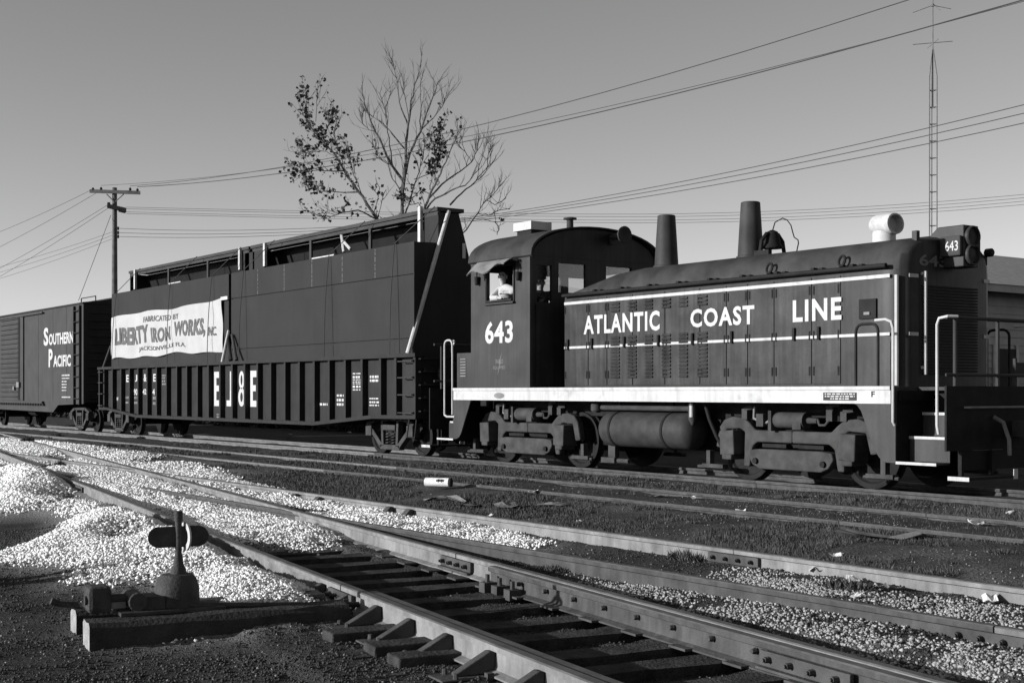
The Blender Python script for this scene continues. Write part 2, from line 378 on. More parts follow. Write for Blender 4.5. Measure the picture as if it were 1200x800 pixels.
def ground_mat():
    m = bpy.data.materials.new('cinder_ground'); m.use_nodes = True; n = m.node_tree.nodes; L = m.node_tree.links
    b = n['Principled BSDF']; b.inputs['Roughness'].default_value = 0.95; b.inputs['Specular IOR Level'].default_value = 0.15
    geo = n.new('ShaderNodeNewGeometry')
    def nz(s, d):
        t = n.new('ShaderNodeTexNoise'); t.inputs['Scale'].default_value = s; t.inputs['Detail'].default_value = d
        L.new(geo.outputs['Position'], t.inputs['Vector']); return t.outputs['Fac']
    def ramp(x, a, va, c, vc):
        r = n.new('ShaderNodeMapRange'); L.new(x, r.inputs[0]); r.inputs[1].default_value = a; r.inputs[2].default_value = c
        r.inputs[3].default_value = va; r.inputs[4].default_value = vc; return r.outputs[0]
    def mth(op, x, y):
        k = n.new('ShaderNodeMath'); k.operation = op
        for i, q in enumerate((x, y)):
            if isinstance(q, (int, float)): k.inputs[i].default_value = q
            else: L.new(q, k.inputs[i])
        return k.outputs[0]
    def attr(a):
        t = n.new('ShaderNodeAttribute'); t.attribute_name = a; return t.outputs['Fac']
    def mix(f, a, c):
        return mth('ADD', mth('MULTIPLY', a, mth('SUBTRACT', 1.0, f)), mth('MULTIPLY', c, f))
    cinder = mth('MULTIPLY', ramp(nz(2.0, 8), 0.3, 0.022, 0.7, 0.055), ramp(nz(70, 5), 0.3, 0.35, 0.7, 1.9))
    dirt = mth('MULTIPLY', ramp(nz(1.6, 8), 0.3, 0.03, 0.7, 0.085), ramp(nz(38, 6), 0.3, 0.35, 0.7, 1.7))
    grav = mth('MULTIPLY', 0.50, ramp(nz(60, 4), 0.25, 0.55, 0.75, 1.3))
    gd = mth('MULTIPLY', 0.19, ramp(nz(60, 4), 0.3, 0.3, 0.7, 1.7))
    v = mix(attr('soil'), cinder, dirt); v = mix(attr('dirty_gravel'), v, gd); v = mix(attr('gravel'), v, grav)
    cc = n.new('ShaderNodeCombineColor')
    for i in range(3): L.new(v, cc.inputs[i])
    L.new(cc.outputs[0], b.inputs['Base Color'])
    bp = n.new('ShaderNodeBump'); bp.inputs['Strength'].default_value = 0.9; bp.inputs['Distance'].default_value = 0.03
    L.new(mth('ADD', nz(35, 6), mth('MULTIPLY', nz(120, 2), 0.5)), bp.inputs['Height']); L.new(bp.outputs[0], b.inputs['Normal'])
    return m
M['ground'] = ground_mat()
gnd = numpy_mesh('ground', np.stack([GX, GY, GZ], -1).reshape(-1, 3), quads, 'ground', 'structure')
for an, arr in (('gravel', WB), ('dirty_gravel', DB*np.clip((fbm(GX, GY, 2.6, 35)-0.28)*2.6, 0.1, 1)), ('soil', np.clip((GY-8.8)/0.6, 0, 1)*np.where((GY > 11.1) & (GY < 13.0) & (GX > -24), 0.15, 1.0)*np.where(GY > 15.0, 0.2, 1.0))):
    at = gnd.data.attributes.new(an, 'FLOAT', 'POINT'); at.data.foreach_set('value', np.clip(arr, 0, 1).astype(np.float32).ravel())
gnd.data.polygons.foreach_set('use_smooth', [True]*len(gnd.data.polygons))

# ------------------------------------------------------------------ loose stones and grass (nobody could count them)
def stones(name, X, Y, size, m, lift=0.2, flat=0.75):
    n = len(X); Z = ground_z(X, Y)
    base = np.array([(1,0,0),(0,1,0),(-1,0,0),(0,-1,0),(0,0,1),(0,0,-1)], float)
    F0 = np.array([(0,1,4),(1,2,4),(2,3,4),(3,0,4),(1,0,5),(2,1,5),(3,2,5),(0,3,5)])
    V = base[None]*(0.62+0.55*nrng.random((n,6,1))) + (nrng.random((n,6,3))-0.5)*0.5
    V[:,:,2] *= flat
    a = nrng.random(n)*6.283; ca, sa = np.cos(a)[:,None], np.sin(a)[:,None]
    t = (nrng.random(n)-0.5)*1.3; ct, st = np.cos(t)[:,None], np.sin(t)[:,None]
    x, y, z = V[:,:,0], V[:,:,1], V[:,:,2]
    x, z = x*ct-z*st, x*st+z*ct
    x, y = x*ca-y*sa, x*sa+y*ca
    P = np.stack([x, y, z], -1)*size[:,None,None] + np.stack([X, Y, Z+size*lift], -1)[:,None,:]
    F = (F0[None] + (np.arange(n)*6)[:,None,None]).reshape(-1, 3)
    return numpy_mesh(name, P.reshape(-1, 3), F, m, 'stuff')
def sample(n, x0, x1, y0, y1, test):
    X = x0 + (x1-x0)*nrng.random(n); Y = y0 + (y1-y0)*nrng.random(n)
    k = test(X, Y); return X[k], Y[k]
def depth(X, Y): return -SD*X + SL*Y
def inview(X, Y, m=60):
    d_ = depth(X, Y); px = CXP + FPX*(SL*X+SD*Y)/np.maximum(d_, 0.1); py = HYP + FPX*(CAMH+0.15)/np.maximum(d_, 0.1)
    return (d_ > 5) & (px > -m) & (px < 1200+m) & (py < 800+2*m)
def railclear(X, Y):
    s, n = lad_sn(X, Y); return (np.abs(n) > 0.1) & (np.abs(n-1.5) > 0.1)
def keepw(X, Y):
    return (nrng.random(len(X)) < np.clip(lookup(WE, X, Y)*1.5-0.25, 0, 1)) & inview(X, Y) & railclear(X, Y) & (nrng.random(len(X)) < np.clip(13.0/depth(X, Y), 0.12, 1))
X1, Y1 = sample(900000, -42, -5, 2.2, 11.5, keepw)
tag(stones('gravel', X1, Y1, (0.008+0.014*nrng.random(len(X1))**1.6)*np.clip(depth(X1,Y1)/11, 0.9, 2.2), 'gravel', 0.35), 'heaps of loose white limestone gravel spilled over the ladder track', 'gravel', kind='stuff')
def keepd(X, Y):
    p_ = np.clip(lookup(DB, X, Y)*1.3-0.1, 0, 1)*np.clip((fbm(X, Y, 2.6, 35)-0.28)*2.6, 0.02, 1)
    return (nrng.random(len(X)) < p_) & inview(X, Y) & railclear(X, Y)
X2, Y2 = sample(420000, -13, -1, 4.0, 9.0, keepd)
tag(stones('gravel_scatter', X2, Y2, 0.007+0.013*nrng.random(len(X2))**1.5, 'gravel_dirty', 0.3), 'grey dirty gravel lying between the two nearer tracks', 'gravel', kind='stuff')
def stray(X, Y):
    w_, d_ = masks(X, Y); return ~w_ & inview(X, Y) & railclear(X, Y) & (nrng.random(len(X)) < np.clip((fbm(X, Y, 1.2, 60)-0.36)*3, 0.05, 1))
X5, Y5 = sample(52000, -26, -2, 1.8, 15, stray)
tag(stones('stray_stones', X5, Y5, 0.003+0.013*nrng.random(len(X5))**4, 'stray', 0.4), 'single pale stones strewn over the dark cinders', 'stones', kind='stuff')
def keepc(X, Y):
    w_, d_ = masks(X, Y); return ~w_ & inview(X, Y) & railclear(X, Y) & (nrng.random(len(X)) < np.clip(8.5/depth(X, Y), 0.1, 1)**1.5*np.clip((fbm(X, Y, 1.7, 65)-0.3)*2.4, 0.15, 0.9))
X3, Y3 = sample(330000, -16, -2, 1.6, 9.2, keepc)
tag(stones('cinders', X3, Y3, 0.0035+0.012*nrng.random(len(X3))**3, 'cinder', 0.35), 'dark cinder ballast around and between the nearer rails', 'cinders', kind='stuff')

def blades(name, X, Y, hgt, m, lab):
    n = len(X); Z = ground_z(X, Y); a = nrng.random(n)*6.283; wd = 0.003+0.005*nrng.random(n)
    wd = wd*np.clip(depth(X, Y)/14, 1, 2.2)
    lx = (nrng.random(n)-0.5)*hgt*1.2; ly = (nrng.random(n)-0.5)*hgt*1.2
    P = np.zeros((n, 3, 3))
    P[:,0] = np.stack([X-np.cos(a)*wd, Y-np.sin(a)*wd, Z-0.01], -1); P[:,1] = np.stack([X+np.cos(a)*wd, Y+np.sin(a)*wd, Z-0.01], -1)
    P[:,2] = np.stack([X+lx, Y+ly, Z+hgt], -1)
    return tag(numpy_mesh(name, P.reshape(-1, 3), np.arange(3*n).reshape(-1, 3), m, 'stuff'), lab, 'grass', kind='stuff')
def kg(X, Y):
    on = (np.abs(Y-11.3) > 0.12) & (np.abs(Y-12.8) > 0.12) & (np.abs(Y-8.55) > 0.14)
    inside2 = (Y > 11.2) & (Y < 12.9) & (X > -17)
    s, n = lad_sn(X, Y); w_, d_ = masks(X, Y)
    return on & inview(X, Y) & ~w_ & (n > 1.8) & (nrng.random(len(X)) < np.where(inside2, 0.06, 1.0)) & (fbm(X, Y, 0.75, 70) + 0.25*fbm(X, Y, 4.0, 77) > 0.56) & (nrng.random(len(X)) < np.clip(13/depth(X, Y), 0.2, 1))
X4, Y4 = sample(620000, -36, -3, 8.7, 15.0, kg)
blades('grass', X4, Y4, (0.015+0.055*nrng.random(len(X4))**1.8)*(0.3+1.1*fbm(X4, Y4, 1.4, 90)), 'grass', 'short dry grass and weeds growing between the middle tracks')

# ------------------------------------------------------------------ rails, ties
RP = [(-0.070,-0.168),(0.070,-0.168),(0.070,-0.158),(0.018,-0.143),(0.009,-0.125),(0.009,-0.050),(0.034,-0.040),(0.036,-0.008),(0.028,0),(-0.028,0),(-0.036,-0.008),(-0.034,-0.040),(-0.009,-0.050),(-0.009,-0.125),(-0.018,-0.143),(-0.070,-0.158)]
def rail(p0, p1, parent, dz=0.0, m='rail'):
    p0 = Vector(p0); p1 = Vector(p1); d = (p1-p0).normalized(); nrm = Vector((-d.y, d.x, 0))
    n = max(2, int((p1-p0).length/3)+1); mb = MB(); rings = []
    for i in range(n):
        q = p0 + (p1-p0)*(i/(n-1)); dd = (vdet(q.x, q.y))*0.5
        rings.append([q + nrm*(a+dd) + Vector((0,0,b+dz+dd*0.6)) for a, b in RP])
    mb.sweep(rings)
    k = len(RP)
    for fi in range(len(mb.f)): mb.mi[fi] = 1 if (fi < (n-1)*k and fi % k in (7, 8, 9)) else 0
    return mb.build('rail', None, parent, mats=[m, 'railtop'])
def vdet(x, y): return (mnoise.noise(Vector((x*0.21, y*0.21, 3.3))))*0.018
def joint_bar(c, d, side, parent, L=0.62, m='oldsteel', bolts=4):
    c = Vector(c); d = Vector(d).normalized(); nrm = Vector((-d.y, d.x, 0))*side
    mb = MB().obox(c + nrm*0.028 + Vector((0,0,-0.09)), d, nrm, (0,0,1), L/2, 0.014, 0.043)
    mb.obox(c + nrm*0.05 + Vector((0,0,-0.142)), d, nrm, (0,0,1), L/2, 0.022, 0.008)
    jb = mb.build('joint_bar', m, parent, bevel=0.004)
    for i in range(bolts):
        p = c + d*((i-(bolts-1)/2)*L/bolts) + nrm*0.04 + Vector((0,0,-0.088))
        b = MB().cyl(p, p+nrm*0.04, 0.019, 0.017, 6)
        b.cyl(p+nrm*0.04, p+nrm*0.055, 0.011, 0.011, 8); b.build('bolt', m, jb)
TIE = {}
def tie_mesh(L, Wd, H, seed):
    key = (L, Wd, H, seed)
    if key in TIE: return TIE[key]
    r = random.Random(seed); mb = MB(); rings = []
    for i in range(7):
        x = -L/2 + L*i/6; j = lambda: (r.random()-0.5)*0.016
        rings.append([(x,-Wd/2+j(),-H),(x,Wd/2+j(),-H),(x,Wd/2+j(),j()*0.6),(x,j(),j()*0.8),(x,-Wd/2+j(),j()*0.6)])
    mb.sweep(rings); me = bpy.data.meshes.new('tie'); me.from_pydata(mb.v, [], mb.f)
    import bmesh
    bm = bmesh.new(); bm.from_mesh(me); bmesh.ops.recalc_face_normals(bm, faces=bm.faces); bm.to_mesh(me); bm.free()
    me.materials.append(M['tie']); TIE[key] = me; return me
def tie(c, ang, parent, L=2.6, Wd=0.23, seed=0):
    o = bpy.data.objects.new('tie', tie_mesh(L, Wd, 0.18, seed)); C.objects.link(o); place(o, c, parent); o.rotation_euler = (0, 0, ang); return o

t1 = thing('railway_track', (-25, YC, -0.2), 'rusty track that the locomotive, gondola and boxcar stand on', 'track')
for y in (YC-0.75, YC+0.75):
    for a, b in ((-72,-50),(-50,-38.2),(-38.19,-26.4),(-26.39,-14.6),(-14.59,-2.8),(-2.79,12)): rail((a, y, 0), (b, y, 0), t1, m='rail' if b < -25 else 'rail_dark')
joint_bar((-26.39, YC-0.75, 0), (1,0,0), -1, t1)
for i in range(34): tie((-33+i*0.56*1.5, YC, -0.20+rng.uniform(-.01,.01)), R(90), t1, seed=i % 4)
t2 = thing('railway_track', (-20, 12.05, -0.2), 'half buried weedy track next to the one the train stands on', 'track')
for y in (11.3, 12.8):
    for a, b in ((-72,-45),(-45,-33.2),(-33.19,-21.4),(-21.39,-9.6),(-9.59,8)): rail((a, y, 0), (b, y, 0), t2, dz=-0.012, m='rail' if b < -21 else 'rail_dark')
joint_bar((-21.39, 12.8, -0.012), (1,0,0), -1, t2); joint_bar((-21.39, 11.3, -0.012), (1,0,0), -1, t2); joint_bar((-33.19, 11.3, -0.012), (1,0,0), -1, t2)
t3 = thing('railway_track', (-12, 7.8, -0.2), 'track between the grassy strip and the ladder track, bordered by pale gravel', 'track')
jC = onY(862, 650, 8.55).x; jD = onY(1168, 735, 7.05).x
for a, b in ((-60,-34),(-34,-21.6),(-21.59,jC),(jC+0.008,6)): rail((a, 8.55, 0), (b, 8.55, 0), t3, dz=-0.02, m='rail_lit')
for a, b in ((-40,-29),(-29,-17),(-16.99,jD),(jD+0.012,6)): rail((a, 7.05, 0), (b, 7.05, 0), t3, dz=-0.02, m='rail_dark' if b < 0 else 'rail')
joint_bar((jC, 8.55, -0.02), (1,0,0), -1, t3, m='rail_dark'); joint_bar((jD, 7.05, -0.02), (1,0,0), -1, t3); joint_bar((-21.6, 8.55, -0.02), (1,0,0), -1, t3)
for i in range(26): tie((-17+i*0.6, 7.8, -0.205+rng.uniform(-.012,.012)), R(90)+rng.uniform(-.03,.03), t3, seed=i % 4)
# dark shaped braces against the far rail of that track
for px, py in ((345,578),(372,582),(455,596),(478,600)):
    q = onY(px, py, 8.47)
    MB().prismX([(8.50,-0.16),(8.505,-0.05),(8.47,-0.05),(8.36,-0.16)], q.x-0.05, q.x+0.05).build('rail_brace', 'oldsteel', t3)

t4 = thing('railway_track', lad(6, 0.75, -0.2), 'nearest track slanting across the cinders, with rail braces and a switch', 'track')
def sE(px, py): return lad_sn(*onZ(px, py, 0)[:2])[0]
jE = sE(405, 684); jF = sE(532, 648)
for a, b in ((-8,jE-0.01),(jE+0.01,jE+11.9),(jE+11.92,jE+23.8),(jE+23.82,62)): rail(lad(a, 0), lad(b, 0), t4, m='rail_lit')
for a, b in ((-8,jF-0.01),(jF+0.01,jF+11.9),(jF+11.92,jF+23.8),(jF+23.82,62)): rail(lad(a, 1.5), lad(b, 1.5), t4, m='rail_lit')
joint_bar(lad(jF, 1.5), LDIR, 1, t4); joint_bar(lad(jE, 0), LDIR, 1, t4, L=0.5); joint_bar(lad(jE+11.9, 0), LDIR, 1, t4)
# the switch: a second rail laid along each running rail, the one at the far rail on its near side
pr1 = rail(lad(-8, 0.105), lad(jE-0.35, 0.082), t4, dz=-0.008); pr1.name = 'switch_point_rail'
sg = sE(588, 660)
pr2 = rail(lad(-8, 1.40), lad(sg, 1.425), t4, dz=-0.010, m='rail_dark'); pr2.name = 'switch_point_rail'
jb = lad(sE(940, 762), 1.40)
for i in range(9):
    p = lad(sg-0.55-i*0.42, 1.39, -0.085); MB().cyl(p+LN*0.01, p-LN*0.018, 0.02, 0.014, 8).build('bolt', 'oldsteel', t4)
joint_bar(jb + Vector((0,0,-0.01)), LDIR, 1, t4, L=0.75, bolts=4)
for i in range(3):                                                   # clips and studs at the heel of the switch
    p = lad(sg-0.12-i*0.22, 1.33, -0.16)
    MB().obox(p, LDIR, LN, (0,0,1), 0.05, 0.05, 0.04).cyl(p, p+Vector((0,0,0.1)), 0.018, 0.018, 8).build('rail_clip', 'oldsteel', t4)
# ties under the ladder track
lang = math.atan2(LN.y, LN.x)
ntie = 60; s0 = -3.5
for i in range(ntie):
    s = s0 + i*0.56 + rng.uniform(-.04,.04)
    long_ = 2.75 + (0.25 if i % 3 == 0 else 0)
    tie(lad(s, 0.75+rng.uniform(-.08,.08), -0.182+rng.uniform(-.006,.006)), lang+rng.uniform(-.02,.02), t4, L=long_, Wd=0.24, seed=i % 5)
# tie plates and rail braces on the near side of the near rail
def rail_brace(s, parent):
    mb = MB()
    A = lad(s-0.032, 0); B = lad(s+0.032, 0)
    prof = [(-0.012,-0.165),(-0.012,-0.048),(-0.045,-0.044),(-0.25,-0.150),(-0.25,-0.165)]
    n = len(prof); vs = [A + LN*a + Vector((0,0,b)) for a, b in prof] + [B + LN*a + Vector((0,0,b)) for a, b in prof]
    mb.add(vs, [tuple(range(n)), tuple(range(2*n-1,n-1,-1))] + [(i, n+i, n+(i+1)%n, (i+1)%n) for i in range(n)])
    mb.obox(lad(s, -0.16, -0.172), LDIR, LN, (0,0,1), 0.10, 0.20, 0.006)
    o = mb.build('rail_brace', 'oldsteel', parent, bevel=0.006)
    for k in (-0.075, 0.075):
        p = lad(s+k, -0.27, -0.166); MB().cyl(p, p+Vector((0,0,0.03)), 0.016, 0.013, 6).build('spike', 'oldsteel', o)
    return o
b0 = lad_sn(*onZ(416, 712, -0.15)[:2])[0]; b1 = lad_sn(*onZ(531, 762, -0.15)[:2])[0]
stp = (b0-b1)/3
for i in range(-1, 9): rail_brace(b0 - i*stp, t4)
for i in range(12):                                                   # tie plates along the far rail
    p = lad(0.2+i*0.56, 1.47, -0.172); MB().obox(p, LDIR, LN, (0,0,1), 0.09, 0.17, 0.007).build('tie_plate', 'oldsteel', t4)
for i in range(14):
    p = lad(s0+4.0+i*0.56, -0.085, -0.172); MB().obox(p, LDIR, LN, (0,0,1), 0.02, 0.02, 0.03).build('spike', 'oldsteel', t4)

# ------------------------------------------------------------------ trucks and wheels shared by the vehicles
def wheel(cx, yc, zc, r, parent, side, m='grimy2'):
    # tread outwards (towards -Y for side -1), flange on the inner side
    o = Vector((cx, yc, zc)); ax = Vector((0, side, 0))
    prof = [(-0.035, r*0.55),(-0.035, r+0.026),(-0.018, r+0.026),(0.0, r+0.004),(0.09, r-0.004),(0.095, r-0.03),(0.09, r-0.075),(0.055, r-0.10),(0.04, r*0.42),(0.09, r*0.33),(0.10, r*0.22)]
    w_ = MB().lathe(o, ax, prof, 36).build('wheel', m, parent, smooth=True)
    return w_
def loco_truck(xc, parent):
    tr = MB()
    for s in (-1, 1):
        pass
    # bolster and transoms form the truck's own mesh
    tr.box(xc-0.28, xc+0.28, YC-1.0, YC+1.0, 0.55, 0.92)
    truck = tr.build('truck', 'grimy2', parent)
    for k in (-1, 1): BOX('transom', 'grimy2', truck, *sorted((xc+k*1.42, xc+k*1.55)), YC-0.95, YC+0.95, 0.5, 0.72)
    for s in (-1, 1):
        yo = YC + s*1.12; y0, y1 = min(yo, yo-s*0.14), max(yo, yo-s*0.14)
        mb = MB()
        half_ = [(0.0,0.80),(0.74,0.80),(0.86,0.90),(0.98,0.98),(1.22,1.00),(1.40,0.95),(1.50,0.84),(1.58,0.52),(1.44,0.50),(1.36,0.80),(1.06,0.82),(0.96,0.76),(0.98,0.24),(0.86,0.24),(0.80,0.55),(0.70,0.62),(0.0,0.62)]
        for k in (-1, 1):
            poly = [(xc+k*a, b) for a, b in half_]
            mb.prismY(poly, y0, y1)
        sf = mb.build('side_frame', 'grimy', truck, smooth=False, bevel=0.025)
        low = []
        for a, b in [(-0.80,0.50),(-0.62,0.52),(0.62,0.52),(0.80,0.50),(0.83,0.40),(0.74,0.28),(0.60,0.22),(-0.60,0.22),(-0.74,0.28),(-0.83,0.40)]: low.append((xc+a, b))
        MB().prismY(low, y0-0.06 if s < 0 else y0+0.02, y1-0.02 if s < 0 else y1+0.06).build('equalizer_plate', 'grimy', truck, bevel=0.02)
        for k in (-1, 1):
            mbx = MB().obox((xc+k*1.17, yo+s*0.02, 0.60), (1,0,-0.05*k), (0,1,0), (0.05*k,0,1), 0.15, 0.16, 0.19)
            mbx.box(xc+k*1.17-0.10, xc+k*1.17+0.10, yo+s*0.02-0.16, yo+s*0.02+0.16, 0.34, 0.42)
            mbx.build('journal_box', 'grimy', truck, bevel=0.02)
            yb = yo + s*0.06
            MB().cyl((xc+k*0.66, yb-0.04, 0.34), (xc+k*0.66, yb+0.04, 0.34), 0.045, 0.045, 12).build('bolt', 'grimy2', truck)
            MB().box(xc+k*0.36-0.24, xc+k*0.36+0.24, y0+0.01, y1-0.01, 0.545, 0.60).build('spring_leaf', 'grimy2', truck)
            # brake hanger and shoe at the ends
            MB().box(xc+k*1.70-0.04, xc+k*1.70+0.04, yo-0.05, yo+0.05, 0.20, 0.46).box(xc+k*1.62-0.20, xc+k*1.62+0.26, yo-0.07, yo+0.05, 0.19, 0.25).cyl((xc+k*1.35, yo-0.02, 0.2), (xc+k*1.95, yo-0.02, 0.2), 0.025, 0.025, 8).build('brake_rigging', 'grimy', truck)
        MB().cyl((xc-0.30, yo-s*0.02, 0.96), (xc+0.28, yo-s*0.02, 0.96), 0.12, 0.12, 14).cyl((xc+0.28, yo-s*0.02, 0.96), (xc+0.48, yo-s*0.02, 0.96), 0.05, 0.04, 8).box(xc-0.36, xc-0.30, yo-s*0.02-0.14, yo-s*0.02+0.14, 0.8, 1.1).build('brake_cylinder', 'grimy', truck, smooth=True)
        MB().tube([(xc-0.75, yo, 1.15), (xc-0.72, yo-0.04, 0.98), (xc-0.5, yo-0.05, 0.90), (xc-0.35, yo, 0.98)], 0.022, 8).build('brake_hose', 'dimletter' if s < 0 else 'grimy', truck, smooth=True)
        MB().tube([(xc+0.5, yo, 0.98), (xc+0.56, yo-0.03, 0.90), (xc+0.66, yo-0.03, 0.90), (xc+0.74, yo, 1.0), (xc+0.78, yo, 1.15)], 0.02, 8).build('brake_hose', 'grimy', truck, smooth=True)
        BOX('slack_adjuster', 'grimy', truck, xc+0.1, xc+0.26, yo-0.1, yo+0.1, 0.83, 0.93)
        BOX('hanger_bracket', 'grimy', truck, xc-0.62, xc-0.48, yo-0.1, yo+0.06, 0.86, 1.05)
        for k, hh in ((-0.95, 1.12), (0.72, 1.18), (0.98, 1.10)): MB().box(xc+k-0.05, xc+k+0.06, yo-0.02, yo+0.10, 0.96, hh).cyl((xc+k, yo, hh), (xc+k+0.16, yo+0.02, hh+0.02), 0.035, 0.03, 8).build('pipe_elbow', 'grimy', truck)
        for k in (-1, 1): wheel(xc+k*1.2, YC+s*0.70, 0.508, 0.508, truck, s)
    for k in (-1, 1): MB().cyl((xc+k*1.2, YC-1.1, 0.508), (xc+k*1.2, YC+1.1, 0.508), 0.085, 0.085, 12).build('axle', 'grimy2', truck)
    MB().lathe((xc+0.28, YC-0.25, 0.5), (0,1,0), [(0,0.3),(0.02,0.36),(0.48,0.36),(0.5,0.3)], 18).lathe((xc-0.55, YC-0.25, 0.5), (0,1,0), [(0,0.3),(0.02,0.36),(0.48,0.36),(0.5,0.3)], 18).build('traction_motor', 'grimy2', truck)
    return truck
def freight_truck(xc, parent, zs=0.0, wb=0.86):
    truck = MB().box(xc-0.2, xc+0.2, YC-1.05, YC+1.05, 0.42, 0.66).build('truck', 'grimy2', parent)
    for s in (-1, 1):
        yo = YC + s*1.02; mb = MB()
        Lf = wb
        outer = [(-Lf-0.20,0.60),(-Lf-0.14,0.74),(-0.62,0.84),(0.62,0.84),(Lf+0.14,0.74),(Lf+0.20,0.60),(Lf+0.16,0.46),(Lf-0.02,0.46),(0.42,0.14),(-0.42,0.14),(-Lf+0.02,0.46),(-Lf-0.16,0.46)]
        tri = [(-0.72,0.68),(-0.40,0.74),(-0.34,0.30)]
        # open arch frame: outer ring built from bars
        def bar(a, b, t): 
            a = Vector((xc+a[0], yo, a[1])); b = Vector((xc+b[0], yo, b[1])); d = (b-a); L = d.length; d.normalize(); n_ = Vector((-d.z, 0, d.x))
            mb.obox((a+b)/2, d, (0,1,0), n_, L/2+t*0.3, 0.07, t)
        bar((-Lf-0.10,0.66),(-0.55,0.80),0.05); bar((-0.58,0.80),(0.58,0.80),0.055); bar((0.55,0.80),(Lf+0.10,0.66),0.05)
        bar((-Lf+0.02,0.58),(-0.36,0.19),0.055); bar((-0.40,0.17),(0.40,0.17),0.055); bar((0.36,0.19),(Lf-0.02,0.58),0.055)
        bar((-0.30,0.20),(-0.34,0.78),0.045); bar((0.30,0.20),(0.34,0.78),0.045)
        mb.build('side_frame', 'grimy', truck, bevel=0.012)
        for k in (-1, 1):
            MB().box(xc+k*wb-0.13, xc+k*wb+0.13, yo-0.10, yo+0.10, 0.40, 0.66).build('journal_box', 'grimy', truck, bevel=0.02)
            wheel(xc+k*wb, YC+s*0.70, 0.42, 0.42, truck, s)
        for k in (-0.12, 0.12):
            MB().tube([(xc+k+0.07*math.cos(t*0.9), yo+0.07*math.sin(t*0.9), 0.22+t*0.009) for t in range(34)], 0.016, 6).build('coil_spring', 'grimy', truck)
        MB().box(xc-0.26, xc+0.26, yo-0.09, yo+0.09, 0.54, 0.66).build('bolster_end', 'grimy', truck, bevel=0.015)
    for k in (-1, 1): MB().cyl((xc+k*wb, YC-1.0, 0.42), (xc+k*wb, YC+1.0, 0.42), 0.07, 0.07, 10).build('axle', 'grimy2', truck)
    return truck

# ------------------------------------------------------------------ the locomotive
loco = thing('switcher_locomotive', (-16.7, YC, 0), 'black end-cab diesel switcher locomotive lettered ATLANTIC COAST LINE 643', 'locomotive')
YN, YF = 14.42, 2*YC-14.42                      # cab and sill planes
XR, XF = -21.97, -11.40                         # sill ends
CAB0, CAB1 = -21.35, -19.44
HY0, HY1 = 15.00, 17.10                         # hood sides
HYC = (HY0+HY1)/2
HX0, HX1 = -19.15, -11.66
XP = -10.54                                     # front pilot plate
# frame, decks, sills
fr = MB().box(XR-0.9, XP-0.02, YC-0.75, YC+0.75, 0.95, 1.36).box(CAB0-0.1, XP-0.75, YN+0.08, YF-0.08, 1.26, 1.40)
fr.build('underframe', 'grimy2', loco)
BOX('walkway_deck', 'grimy', loco, XR+0.03, XF-0.03, YN+0.055, YF-0.055, 1.405, 1.448)
BOX('end_platform', 'grimy', loco, XF-0.02, XP-0.03, YN+0.62, YF-0.62, 1.40, 1.447)
BOX('end_platform', 'grimy', loco, XR-0.9, XR+0.02, YN+0.62, YF-0.62, 1.40, 1.447)
for ys_, sg_ in ((YN, 1), (YF, -1)):
    a, b = sorted((ys_, ys_+sg_*0.05)); c, d_ = sorted((ys_-sg_*0.018, ys_+sg_*0.05))
    BOX('side_sill', 'white', loco, XR, XF, a, b, 1.222, 1.402)
    BOX('sill_lip', 'white', loco, XR, XF, c, d_, 1.405, 1.456)
    # skirts that drop to the steps at each end
    a, b = sorted((ys_+sg_*0.012, ys_+sg_*0.045))
    MB().prismY([(-12.02,1.221),(-11.97,1.20),(-11.90,1.12),(-11.84,0.98),(-11.75,0.76),(-11.62,0.53),(-11.56,0.465),(-11.48,0.440),(XF+0.07,0.440),(XF+0.07,1.221)], a, b).build('step_skirt', 'cab', loco)
    MB().prismY([(XR-0.03,1.221),(XR-0.03,0.455),(-21.90,0.455),(-21.80,0.49),(-21.73,0.56),(-21.38,1.221)], a, b).build('step_skirt', 'cab', loco)
    BOX('corner_post', 'cab', loco, XF+0.002, XF+0.07, a-0.001, b+0.02, 1.223, 1.454)
    # steps: treads and risers, front and rear
    for (xa, xb, nm) in ((XF+0.075, XP-0.05, 'front'), (XR-0.62, XR-0.035, 'rear')):
        st = MB().box(xa-0.03 if nm == 'front' else xb-0.01, xa-0.003 if nm == 'front' else xb+0.02, *sorted((ys_+sg_*0.05, ys_+sg_*0.66)), 0.44, 1.40).build('step_stringer', 'grimy2', loco)
        for i, z in enumerate((0.455, 0.785, 1.10)):
            yy = ys_ + sg_*(0.02+0.28*i)
            wx0, wx1 = (xa, xb-(0.10 if i == 0 else 0.06+0.06*(i == 2))) if nm == 'front' else (xa + (0.05 if i else 0), xb)
            y_a, y_b = sorted((yy, yy+sg_*0.27))
            tr_ = BOX('tread', 'grimy', loco, wx0, wx1, y_a, y_b, z-0.025, z)
            ye, yg = sorted((yy-sg_*0.012, yy-sg_*0.001)); BOX('tread_edge', 'white', tr_, wx0, wx1, ye, yg, z-0.03, z+0.006)
            y_a, y_b = sorted((yy+sg_*0.275, yy+sg_*0.29)); BOX('riser', 'cab', loco, wx0+0.01, wx1, y_a, y_b, z+0.004, z+0.30)
